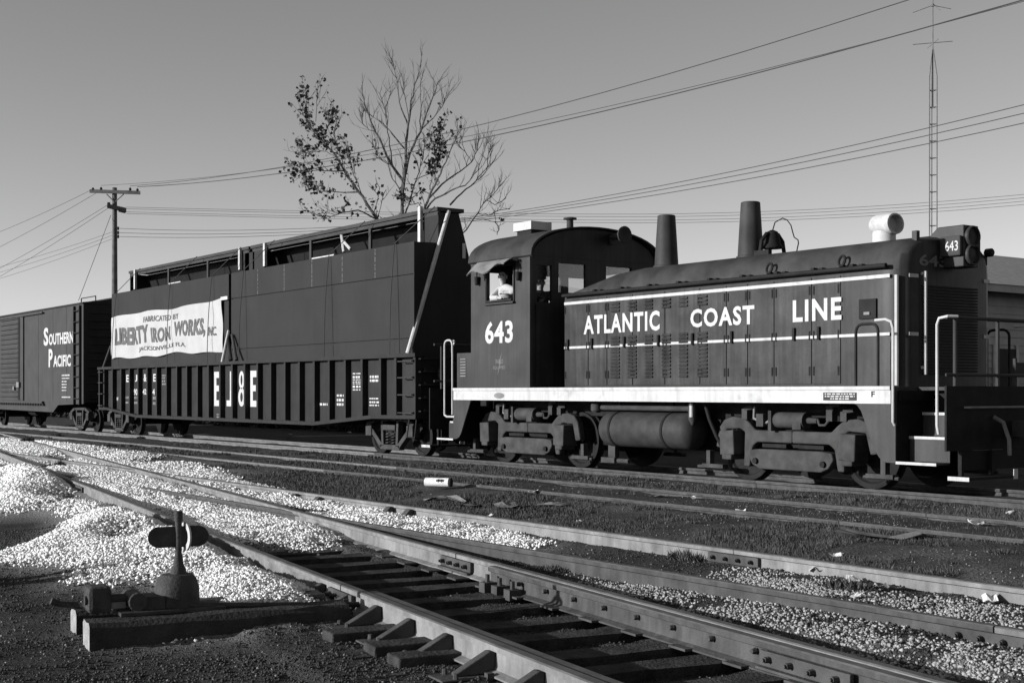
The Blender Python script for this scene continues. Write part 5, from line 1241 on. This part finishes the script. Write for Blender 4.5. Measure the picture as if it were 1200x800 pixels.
    if cap:
        MB().lathe(head+upv*0.06, (0,0,1), [(0,0.10),(0.06,0.11),(0.10,0.09),(0.115,0.02)], 18).obox(head+fac*0.11+upv*0.062, sx, fac, upv, 0.07, 0.05, 0.006).build('cap', 'dark_cloth', root, smooth=True)
    return root
hd = onY(589, 324, YN+0.10)
person(hd, (0.92, -0.30, 0), [(WX0+0.16, YN-0.02, 3.15), (WX1-0.02, YN+0.10, 3.24)], [(WX1-0.34, YN-0.03, 3.135), (WX1-0.22, YN-0.02, 3.22)],
       'dark haired person in a pale shirt leaning on the open cab window', 'shirt', 'hair', False, (-0.06, 0.30, 0), (0.62, -0.78, -0.05), (1, 0.35, 0))
h2_ = onX(633.5, 331, CAB1-0.55)
person(h2_, (0.3, 0.95, 0), [h2_ + Vector((0.12,-0.30,-0.42)), h2_ + Vector((0.15,0.25,-0.42))], [h2_ + Vector((0.32,-0.18,-0.34)), h2_ + Vector((0.35,0.1,-0.40))],
       'person in dark clothes and cap sitting inside the cab behind the front window', 'dark_cloth', 'hair', True, (-0.1, 0, 0), (0.9, -0.35, 0), (0.2, 1, 0))

# ------------------------------------------------------------------ utility pole
PZ = 60.0
pt = atD(134.3, 219, PZ); pbase = Vector((pt.x, pt.y, -0.2))
up_ = thing('utility_pole', pbase, 'tall wooden utility pole with one crossarm standing beyond the boxcar', 'utility pole')
camdir = Vector((-pt.x, -pt.y, 0)).normalized(); lat = Vector((-camdir.y, camdir.x, 0)); lat = lat if lat.dot(Vector((SL, SD, 0))) > 0 else -lat
mpp = PZ/FPX                                                      # metres per photo pixel at the pole
def at_pole(px, py, fwd=0.0): return atD(px, py, PZ) + camdir*fwd
MB().cyl(pbase, at_pole(134.3, 220), 0.16, 0.105, 12).build('pole', 'pole', up_, smooth=True)
ca = MB(); a, b = at_pole(105, 224.5, 0.16), at_pole(164.5, 226.5, 0.16); ca.obox((a+b)/2, b-a, camdir, (0,0,1), (b-a).length/2, 0.05, 0.075); ca.build('crossarm', 'pole', up_)
for a, b in (((125,228),(134,237)),((145,228),(135,237))):
    MB().cyl(at_pole(*a, 0.14), at_pole(*b, 0.12), 0.025, 0.025, 6).build('arm_brace', 'pole', up_)
def insulator(px, py): 
    p = at_pole(px, py, 0.16); return MB().lathe(p - Vector((0,0,0.14)), (0,0,1), [(0,0.02),(0.06,0.02),(0.07,0.055),(0.13,0.06),(0.17,0.05),(0.2,0.02)], 10).build('insulator', 'black', up_, smooth=True)
for px, py in ((109,222),(118.5,221.5),(152.5,222),(161,223)): insulator(px, py)
a, b = at_pole(126, 242, 0.2), at_pole(148, 247, 0.2); MB().obox((a+b)/2, b-a, camdir, (0,0,1), (b-a).length/2, 0.1, 0.09).cyl(at_pole(140,246,0.2), at_pole(147,248.5,0.2), 0.12, 0.09, 8).cyl(at_pole(127.5,238,0.2), at_pole(127.5,244,0.2), 0.07, 0.09, 8).build('dead_end_hardware', 'black', up_)
for py in (268, 273, 277.5): 
    p = at_pole(138.3, py, 0.12); MB().cyl(p-Vector((0,0,0.07)), p+Vector((0,0,0.07)), 0.05, 0.05, 8).build('spool_insulator', 'black', up_)
def wire(pts, lab, grp, r=0.016, nm='power_line', m='wire'):
    o = MB().tube(pts, r, 5).build(nm, m, None, org=pts[0]); return tag(o, lab, 'wire', grp)
def span(p, q, sag, n=18): return [Vector(p).lerp(Vector(q), k/n) - Vector((0,0,sag*4*(k/n)*(1-k/n))) for k in range(n+1)]
# two high wires from the crossarm, climbing over the train to a pole out of the frame
def P3(px, py, D): return atD(px, py, D)
wire(span(at_pole(152.5,218.6,0.16), P3(1340,-92,26), 0.95), 'high wire from the crossarm passing over the tree, the upper of two', None, 0.0125)
wire(span(at_pole(161,219.6,0.16), P3(1330,-38,26), 0.85), 'high wire from the crossarm passing over the tree, the lower of two', None, 0.0150)
wire(span(at_pole(118.5,218,0.16), P3(1334,-35.5,27), 0.86), 'high wire running close beside the lower of the two crossarm wires', None, 0.009)
for i, (y0, y1) in enumerate(((268,117),(273,127.5),(277.5,139.5))):
    wire(span(at_pole(139,y0,0.12), P3(560,254-i*0,47) + Vector((0,0,-0.06*i)), 0.25, 10)[:-1] + span(P3(560,254,47) + Vector((0,0,-0.06*i)), P3(1240,y1-4,31), 0.22, 12), ('uppermost', 'middle', 'lowest')[i] + ' wire of the sagging triple line from the pole past the radio mast', 'triple line below the crossarm', 0.011)
for i, (y0, y1, ym) in enumerate(((243.5,224,260),(245.5,228,263),(249,232,267),(251,236,270))):
    wire(span(at_pole(148,y0,0.2), P3(1240,y1,52), 0.0, 2)[:1] + span(at_pole(148,y0,0.2), P3(700,ym-9,56), 0.05, 8)[1:-1] + span(P3(700,ym-9,56), P3(1240,y1,52), 0.25, 10), ('highest', 'second highest', 'third highest', 'lowest')[i] + ' of four faint level wires behind the exhaust stacks', 'four level wires behind the train', 0.0085)
for i, (pa, pb) in enumerate((((105,224),(-30,283)),((117,224),(-30,304)),((127,240),(-30,330)),((127,244),(-30,341)))):
    wire(span(at_pole(*pa, 0.1), P3(*pb, 75), 0.1, 8), ('wire falling away over the boxcar from the end of the crossarm', 'wire falling away over the boxcar from the inner crossarm insulator', 'wire falling away over the boxcar from the upper iron below the crossarm', 'wire falling away over the boxcar from the lower iron below the crossarm')[i], 'wires leaving the pole away from the train', 0.010)
for i, (y0, y1) in enumerate(((272,312),(276,319),(280,327))):
    wire(span(at_pole(131,y0), P3(-30,y1+8,72), 0.1, 8), ('upper', 'middle', 'lowest')[i] + ' thin wire falling away from the spool insulators over the boxcar', 'lower wires leaving the pole', 0.008)
wire([at_pole(130,252), atD(92,352,57)], 'guy wire slanting down from the utility pole', None, 0.012, 'guy_wire')

# ------------------------------------------------------------------ tree behind the steel boxes
TD = 46.0
def tz(zx, zy, off=0.0): return atD(320+zx/4.0, 60+zy/4.0, TD+off)
tb0 = tz(600, 1150); tb0.z = -0.2
tree = thing('bare_tree', tb0, 'tall nearly leafless tree with a few brown leaf clusters behind the plain box', 'tree')
limbs = [  # (polyline in the enlarged photograph, base radius, leaf density)
    ([(560,950),(490,790),(420,680),(350,590),(300,500),(230,420),(180,360),(150,310),(155,235)], 0.10, 1.0, -1.0),
    ([(490,790),(400,745),(330,755),(270,775),(210,770)], 0.05, 0.8, -1.5),
    ([(400,660),(300,660),(220,655),(165,640)], 0.045, 1.0, 1.0), ([(330,560),(260,560),(190,560),(140,575)], 0.04, 0.9, -0.5),
    ([(300,500),(250,470),(170,470),(140,480)], 0.035, 0.7, 0.8), ([(360,600),(330,530),(300,440),(285,390),(300,310)], 0.035, 0.25, 1.2), ([(230,420),(250,370),(265,330)], 0.03, 0.9, -1),
    ([(200,330),(205,260),(208,190)], 0.02, 0.05, 0.3), ([(420,680),(400,620),(370,560),(360,500)], 0.03, 0.6, 0.5), ([(470,760),(490,700),(500,640)], 0.03, 0.5, -0.5), ([(490,780),(510,700),(530,650)], 0.02, 0.05, 0.4),
    ([(600,1000),(605,850),(605,760),(610,610),(560,540),(520,460),(480,380),(450,300),(430,250),(415,165)], 0.12, 0.0, 0.4),
    ([(605,700),(615,600),(622,470),(632,350),(645,260),(660,180),(680,110),(688,72)], 0.10, 0.0, -0.3),
    ([(632,350),(605,280),(590,220),(585,150),(570,90),(558,40)], 0.045, 0.0, 0.5), ([(620,460),(560,390),(520,345),(470,310),(420,270)], 0.045, 0.0, 0.9),
    ([(612,600),(640,480),(690,380),(712,310),(740,240),(765,175),(770,150)], 0.085, 0.0, -0.9), ([(695,365),(750,315),(790,265),(808,215)], 0.04, 0.0, -1.2),
    ([(690,380),(692,300),(690,220),(692,140)], 0.04, 0.0, 0.6), ([(635,330),(625,250),(612,190),(610,150)], 0.03, 0.0, 0.2), ([(480,380),(450,370),(420,340),(412,310)], 0.03, 0.0, 0.3), ([(560,540),(545,440),(535,350),(525,270),(500,200)], 0.04, 0.0, 1.1), ([(525,270),(545,220),(550,195)], 0.02, 0.0, 0.6),
    ([(605,760),(600,660),(560,600),(540,530),(490,490),(470,440)], 0.04, 0.05, -0.6),
    ([(615,780),(645,690),(665,620),(690,540),(705,480),(712,400)], 0.05, 0.1, 0.8), ([(660,600),(720,580),(745,570)], 0.02, 0.1, 0.4),
    ([(640,960),(700,760),(735,670),(770,600),(810,520),(840,440),(880,372)], 0.09, 0.35, -0.5), ([(760,600),(755,540),(770,440),(780,370)], 0.035, 1.3, 0.5), ([(735,650),(745,590),(765,530),(775,480)], 0.03, 1.3, 0.2), ([(735,670),(690,650),(650,690)], 0.03, 0.5, 0.3), ([(700,740),(680,710),(640,720)], 0.03, 0.4, -0.4),
    ([(730,690),(790,625),(850,580),(930,520),(955,470),(965,415)], 0.06, 0.0, 0.9), ([(930,520),(900,470),(870,440)], 0.02, 0.0, 0.5),
    ([(700,760),(760,690),(830,655),(900,630),(960,560),(985,480),(1003,410)], 0.06, 0.0, -1.2), ([(830,720),(880,670),(950,610),(990,560),(1030,522)], 0.055, 0.0, 1.5), ([(960,605),(1000,560),(1010,480),(1020,440)], 0.025, 0.0, 1.2),
    ([(640,1000),(850,900),(930,800),(960,760),(1000,700),(1050,650),(1075,620)], 0.05, 0.0, 2.2), ([(960,760),(1010,770),(1060,745),(1110,740)], 0.025, 0.02, 2.4), ([(1000,700),(1040,720),(1090,690)], 0.02, 0.0, 2.0), ([(990,790),(1040,800),(1060,830),(1050,860)], 0.02, 0.02, 2.0),
]
tk = MB().tube([tb0, tz(600,1060), tz(602,960), tz(605,880), tz(605,760)], [0.26,0.22,0.19,0.17,0.13], 10).build('trunk', 'bark', tree, smooth=True)
cr = MB(); LV = []
def wig(p, a): return p + Vector((rng.uniform(-a,a), rng.uniform(-a,a), rng.uniform(-a,a)))
def twig(p, d, L, r, leafy, depth_=0):
    n = 4; pts = [p]; dd = d.normalized()
    for i in range(n):
        dd = (dd + Vector((rng.uniform(-.25,.25), rng.uniform(-.25,.25), rng.uniform(-.12,.28)))).normalized(); pts.append(pts[-1] + dd*L/n)
    cr.tube(pts, [r*(1-0.75*i/n) for i in range(n+1)], 4, caps=False)
    for q in pts[1:]:
        if rng.random() < leafy*0.8: 
            for _ in range(rng.randint(1, 3)): LV.append(wig(q, 0.13))
    if depth_ < 1:
        for i in (1, 2, 3):
            if rng.random() < 0.75:
                s_ = Vector((rng.uniform(-1,1), rng.uniform(-1,1), rng.uniform(0.0,0.9))); twig(pts[i], (dd*0.8+s_*0.7), L*rng.uniform(0.35,0.6), r*0.62, leafy, depth_+1)
for poly, r0, leafy, off in limbs:
    n = len(poly); pts = [tz(x, y, off*(i/(n-1))*1.0) for i, (x, y) in enumerate(poly)]
    fine = []
    for i in range(n-1):
        for k in range(3): fine.append(wig(pts[i].lerp(pts[i+1], k/3), 0.025 if k else 0.0))
    fine.append(pts[-1]); m_ = len(fine)
    cr.tube(fine, [max(0.013, r0*0.62*(1-0.88*i/(m_-1))) for i in range(m_)], 6, caps=False)
    for i in range(3, m_):
        base_ = (fine[i]-fine[i-1]).normalized()
        for _ in range(2 if i > m_*0.45 else 1):
            if rng.random() < 0.62:
                s_ = Vector((rng.uniform(-1,1), rng.uniform(-1,1), rng.uniform(-0.2,0.9)))
                twig(fine[i], base_*0.9+s_*0.75, rng.uniform(0.35, 0.95), 0.011, leafy*0.55)
        if rng.random() < leafy*0.75:
            for _ in range(int(3+leafy*3)): LV.append(wig(fine[i], 0.24))
bro = cr.build('branches', 'bark', tree)
LV = np.array([list(p) for p in LV]); nl = len(LV)
sz = 0.045+0.05*nrng.random(nl); q1 = nrng.normal(size=(nl,3)); q1 /= np.linalg.norm(q1, axis=1)[:,None]; q2 = np.cross(q1, nrng.normal(size=(nl,3))); q2 /= np.linalg.norm(q2, axis=1)[:,None]
q3 = np.cross(q1, q2)
P_ = np.stack([LV-q1*sz[:,None], LV+q2*sz[:,None]*0.8+q3*0.02, LV+q1*sz[:,None], LV-q2*sz[:,None]*0.8+q3*0.02], 1).reshape(-1, 3) - np.array(WORLD[tree.name])
lvo = numpy_mesh('leaves', P_, np.arange(4*nl).reshape(-1, 4), 'leaf', 'stuff'); lvo.parent = tree; WORLD[lvo.name] = WORLD[tree.name]

# ------------------------------------------------------------------ radio mast
MD = 52.0
mt = atD(1093, 300, MD); mb0 = Vector((mt.x, mt.y, -0.2))
mast = thing('radio_mast', mb0, 'slender lattice radio mast with antenna rods rising behind the locomotive', 'mast')
ztap, ztop = atD(1093, 90, MD).z, atD(1095, 5, MD).z
legs = []
for k in range(3):
    a = R(20+120*k); off = Vector((math.cos(a), math.sin(a), 0))*0.165; legs.append(off)
    MB().tube([mb0+off, Vector((mb0.x, mb0.y, ztap))+off, Vector((mb0.x, mb0.y, atD(1093,58,MD).z))+off*0.12], 0.024, 6).build('mast_leg', 'mast', mast)
zz = 0.6
while zz < ztap:
    mbr = MB()
    for k in range(3):
        c0 = Vector((mb0.x, mb0.y, zz)); mbr.cyl(c0+legs[k], c0+legs[(k+1) % 3], 0.016, 0.016, 5)
    mbr.build('mast_rung', 'mast', mast); zz += 0.66
ax = Vector((mb0.x, mb0.y, 0))
MB().cyl(ax+Vector((0,0,ztap-1.2)), ax+Vector((0,0,ztop+1.6)), 0.028, 0.02, 8).build('antenna_pole', 'mast', mast)
zl = atD(1093, 51.5, MD).z
rgt = Vector((SL, SD, 0))
MB().cyl(ax+Vector((0,0,zl-0.03))-rgt*0.78, ax+Vector((0,0,zl+0.1))+rgt*0.78, 0.015, 0.015, 5).cyl(ax+Vector((0,0,zl))-Vector((-SD,SL,0))*0.7, ax+Vector((0,0,zl))+Vector((-SD,SL,0))*0.7, 0.012, 0.012, 5).build('antenna_rod', 'mast', mast)
zl = atD(1095, 6.5, MD).z; c0 = ax+Vector((0,0,zl))
for k, e in enumerate((-rgt*0.78-Vector((0,0,0.29)), rgt*0.72-Vector((0,0,0.14)), Vector((-SD,SL,0))*(-0.6)+rgt*0.1-Vector((0,0,0.35)))):
    MB().cyl(c0, c0+e, 0.015, 0.012, 5).build('antenna_rod', 'mast', mast)
MB().lathe(c0-Vector((0,0,0.06)), (0,0,1), [(0,0.04),(0.03,0.07),(0.09,0.07),(0.12,0.04)], 8).build('antenna_hub', 'mast', mast)

# ------------------------------------------------------------------ depot beyond the locomotive's nose
dq = atD(1168, 334, 33.0); DX = dq.x; zE = dq.z
dep = thing('depot_building', (DX-4, dq.y+6, -0.2), 'low depot building with pale clapboard wall and wide eaves beyond the locomotive', 'building')
DY0, DY1 = dq.y-1.2, dq.y+14
nb_ = 20
BOX('wall', 'depot_wall', dep, DX-8.2, DX-0.9, DY0+0.9, DY1, -0.2, zE-0.1)
for k in range(nb_):
    z = 0.0 + k*0.2
    if z+0.19 > zE-0.15: break
    MB().add([(DX-0.899,DY0+0.9,z),(DX-0.899,DY1,z),(DX-0.899,DY1,z+0.198),(DX-0.899,DY0+0.9,z+0.198),(DX-0.868,DY0+0.9,z),(DX-0.868,DY1,z)], [(4,5,2,3),(0,4,3),(1,2,5),(0,1,5,4)]).build('clapboard', 'depot_wall', dep)
BOX('fascia', 'depot_wall', dep, DX-0.03, DX, DY0, DY1, zE-0.16, zE+0.02)
BOX('soffit', 'depot_wall', dep, DX-0.9, DX-0.031, DY0+0.02, DY1, zE-0.05, zE-0.02)
rfm = MB().add([(DX+0.05,DY0-0.05,zE+0.024),(DX+0.05,DY1,zE+0.024),(DX-4.5,DY1,zE+1.5),(DX-4.5,DY0+4.2,zE+1.5),(DX-9.1,DY0-0.05,zE+0.024),(DX-9.1,DY1,zE+0.024)], [(0,1,2,3),(0,3,4),(3,2,5,4)])
rfm.build('roof', 'depot_roof', dep)
for yy in (DY0+2.4, DY0+4.6, DY0+6.8):
    w_ = BOX('window', 'inside_shade', dep, DX-0.86, DX-0.85, yy, yy+0.9, 1.1, 2.5)
    BOX('window_frame', 'white', w_, DX-0.865, DX-0.83, yy-0.1, yy-0.002, 1.0, 2.6); BOX('window_frame', 'white', w_, DX-0.865, DX-0.83, yy+0.902, yy+1.0, 1.0, 2.6)
tr_ = thing('baggage_cart', (DX+0.9, dq.y+0.9, -0.15), 'dark high-sided baggage cart standing in front of the depot wall', 'cart')
MB().box(DX+0.3, DX+1.5, dq.y+0.1, dq.y+2.8, 0.75, 0.85).build('cart_bed', 'load2', tr_)
for yy in (dq.y+0.15, dq.y+0.75, dq.y+2.7): BOX('cart_stake', 'load2', tr_, DX+0.35, DX+0.42, yy, yy+0.07, 0.852, 2.2)
BOX('cart_side_board', 'load2', tr_, DX+0.43, DX+0.46, dq.y+0.1, dq.y+2.8, 1.75, 2.1)
for yy in (dq.y+0.6, dq.y+2.2):
    for xx in (DX+0.35, DX+1.45): MB().lathe((xx-0.03, yy, 0.22), (1,0,0), [(0,0.36),(0.06,0.36)], 18).build('wheel', 'load2', tr_)
MB().cyl((DX+0.4, dq.y+0.6, 0.22), (DX+1.4, dq.y+0.6, 0.22), 0.03, 0.03, 6).cyl((DX+0.4, dq.y+2.2, 0.22), (DX+1.4, dq.y+2.2, 0.22), 0.03, 0.03, 6).box(DX+0.5, DX+1.3, dq.y+0.5, dq.y+2.3, 0.5, 0.748).build('axle', 'load2', tr_)

# ------------------------------------------------------------------ litter
def gz(x, y): return float(ground_z(np.array([x]), np.array([y]))[0])
def scrap(px, py, w_, h_, lab, m='paper', seed=0, fold=0.35, zoff=0.0):
    r = random.Random(seed); p = onZ(px, py, -0.12)
    for _ in range(3): p = onZ(px, py, gz(p.x, p.y)+0.01)
    a = r.random()*6.28; u = Vector((math.cos(a), math.sin(a), 0)); v = Vector((-u.y, u.x, 0)); P = []
    for i in range(4):
        for j in range(4):
            zz_ = fold*w_*(math.sin(i*1.7+seed)*0.5+0.5)*(0.4+0.6*math.cos(j*1.3+seed)**2) + 0.008
            P.append(p + u*(w_*(i/3-0.5)+r.uniform(-.1,.1)*w_) + v*(h_*(j/3-0.5)+r.uniform(-.1,.1)*h_) + Vector((0,0,zz_)))
    k = len(P); vs = P + [q - Vector((0,0,0.006)) for q in P]; fs = []
    for i in range(3):
        for j in range(3):
            a_ = i*4+j; qd = [a_, a_+4, a_+5, a_+1]; fs += [tuple(qd), tuple(k+t for t in qd[::-1])]
    o = MB().add(vs, fs).build('paper_scrap' if m == 'paper' else 'board_scrap', m, None); return tag(o, lab, 'scrap')
can_p = onZ(513, 571, -0.1); can_p = onZ(513, 570, gz(can_p.x, can_p.y)+0.02)
ca_d = Vector((0.80, 0.58, 0)).normalized(); cc_ = can_p + Vector((0,0,0.068))
RC = 0.068
cano = thing('tin_can', can_p, 'white tin can with dark smudged print lying in the grass strip', 'can')
MB().lathe(cc_-ca_d*0.20, ca_d, [(0,0.06),(0.005,0.068),(0.385,0.068),(0.39,0.06)], 20).build('can_body', 'paper', cano, smooth=True)
MB().lathe(cc_+ca_d*0.191, ca_d, [(0,0.062),(0.006,0.066),(0.03,0.066),(0.03,0.05)], 20).build('can_end', 'black', cano, smooth=True)
sv = Vector((-ca_d.y, ca_d.x, 0)); sv = sv if sv.y < 0 else -sv
mk = MB()
for k in range(5):
    t = (0.1*k-0.2)*0.5; mk.obox(cc_ + ca_d*(0.06+t*0.5) + sv*0.063 + Vector((0,0,0.027)), ca_d, sv, (0,0,1), 0.010, 0.004, 0.022 if k % 2 else 0.014)
mk.build('print_mark', 'black', cano)
items = [(540,640,0.16,0.10,'small white paper scrap beside the far rail of the ladder track'),(575,605,0.10,0.08,'curled white scrap near the gravel end by the middle track'),
 (960,672,0.22,0.14,'crumpled white paper by the far rail of the gravel bordered track'),(1000,680,0.12,0.10,'small torn paper between the rails of the gravel bordered track'),(1043,690,0.14,0.10,'white rag scrap beside a dark stick between the rails'),
 (1160,705,0.16,0.11,'bent white card standing up in the gravel beside the middle rail'),(1005,700,0.09,0.07,'tiny paper fleck under the nearer buried rail'),(982,653,0.16,0.07,'flat paper strip on the grass above the middle rail'),
 (868,601,0.16,0.12,'white paper cup flattened in the grass strip'),(625,577,0.12,0.1,'crushed pale cup beside the buried track'),(811,584,0.10,0.1,'small white scrap between the rails of the buried track'),
 (1145,615,0.18,0.1,'white triangular paper beside the weedy buried rail'),(1187,602,0.14,0.1,'pale paper lying near the locomotive steps'),(680,612,0.08,0.08,'bright fleck of paper in the middle of the grass'),(409,507,0.14,0.12,'small white scrap between the gondola and the weedy track'),(340,509,0.1,0.1,'small pale scrap on the ground below the gondola lettering'),
 (506,645,0.10,0.08,'white card scrap on the dark ties inside the ladder track'),(538,641,0.09,0.07,'white paper wad next to the far ladder rail'),(516,757,0.09,0.05,'bright pebble-like paper wad beside a rail brace'),(805,780,0.08,0.05,'pale fleck on a tie inside the ladder track')]
for i, (px, py, w_, h_, lab) in enumerate(items): scrap(px, py, w_, h_, lab, seed=i*3+1)
boards = [(520,588,0.9,0.12,'grey broken board lying below the white can'),(560,594,0.4,0.25,'heap of grey bark pieces in the grass strip'),(600,594,0.45,0.3,'flattened grey carton in the grass strip'),(1030,631,0.9,0.25,'pale flat plank lying on the dirt of the grass strip'),(770,582,0.25,0.2,'ragged grey lump lying inside the weedy track'),(645,592,0.4,0.25,'ragged pale rubbish heap near the weedy track'),(700,553,0.5,0.25,'grey rubbish lying under the air tank of the locomotive'),(655,542,0.5,0.15,'grey plank lying against the rail under the rear truck')]
for i, (px, py, w_, h_, lab) in enumerate(boards): scrap(px, py, w_, h_, lab, 'board', seed=50+i, fold=0.12)

# ------------------------------------------------------------------ dark scrub added to cover the lit ground behind, seen only under the cars
nS_ = 26000
sx_ = -95 + 88*nrng.random(nS_); sy_ = 24.5 + 2.2*nrng.random(nS_); top_ = 0.55 + 0.75*fbm(sx_, sy_, 0.6, 120)
sz_ = -0.2 + top_*nrng.random(nS_)**0.8
keep_ = ~((sx_ > -24) & (sy_ > 24)); sx_, sy_, sz_ = sx_[keep_], sy_[keep_], sz_[keep_]; nS_ = len(sx_)
ctr = np.stack([sx_, sy_, sz_], -1)[:,None,:]; tri_ = nrng.normal(size=(nS_,3,3))*0.11
tag(numpy_mesh('scrub', (ctr+tri_).reshape(-1,3), np.arange(3*nS_).reshape(-1,3), 'scrub', 'stuff'), 'low dark scrub added along the far side of the yard to cover the ground behind the cars', 'scrub', kind='stuff')

# ------------------------------------------------------------------ dark weed clumps, and the posts whose shadow crosses the cinders
weeds = [(32,517,0.35,0.22,'dark weed clump between the rails beside the white gravel, below the boxcar door'),(66,513,0.5,0.22,'dark weed clump standing in front of the boxcar lettering'),(75,546,0.4,0.2,'round dark weed clump alone in the white gravel inside the ladder track'),(165,514,0.25,0.12,'small dark weed at the gondola wheel next to the boxcar'),(860,577,0.3,0.10,'low weed tuft in front of the leading truck'),(990,690,0.3,0.12,'weed tuft between the rails bordered by dirty gravel'),(150,537,0.3,0.10,'weed tuft at the edge of the gravel below the banner'),(652,668,0.3,0.07,'low weed tuft along the buried rail at the gravel'),(805,655,0.35,0.12,'weed tuft and rubbish against the joint of the middle rail')]
for i, (px, py, wr, hh, lab) in enumerate(weeds):
    p = onZ(px, py, -0.1)
    for _ in range(3): p = onZ(px, py, gz(p.x, p.y))
    r = random.Random(100+i); mb = MB()
    for k in range(260):
        a = r.random()*6.283; d_ = wr*math.sqrt(r.random())*0.7; x, y = p.x+d_*math.cos(a), p.y+0.6*d_*math.sin(a)
        h_ = hh*(1-(d_/wr)**2)*r.uniform(0.4, 1.1); b_ = r.random()*6.283; w_ = r.uniform(0.008, 0.018); q = Vector((x, y, gz(x, y)-0.01)); e = Vector((math.cos(b_), math.sin(b_), 0))
        t = q + Vector((r.uniform(-.5,.5)*hh, r.uniform(-.5,.5)*hh, h_)); mb.add([q-e*w_, q+e*w_, t], [(0,1,2)])
    o = mb.build('weed_clump', 'scrub' if i < 5 else 'grass', None); tag(o, lab, 'weed', 'weed clumps among the tracks')
pb0 = Vector((-13.0, -1.0, -0.16))
posts = thing('timber_posts', pb0, 'pair of square timber posts casting long shadows across the cinders by the switch stand', 'posts')
for k, dx in enumerate((0.0, 0.27)):
    MB().box(pb0.x+dx-0.075, pb0.x+dx+0.075, pb0.y-0.08, pb0.y+0.08, -0.3, 1.08-0.1*k).build('post', 'timber', posts, bevel=0.012)
BOX('cross_board', 'timber', posts, pb0.x+0.076, pb0.x+0.194, pb0.y-0.03, pb0.y+0.03, 0.1, 0.25)
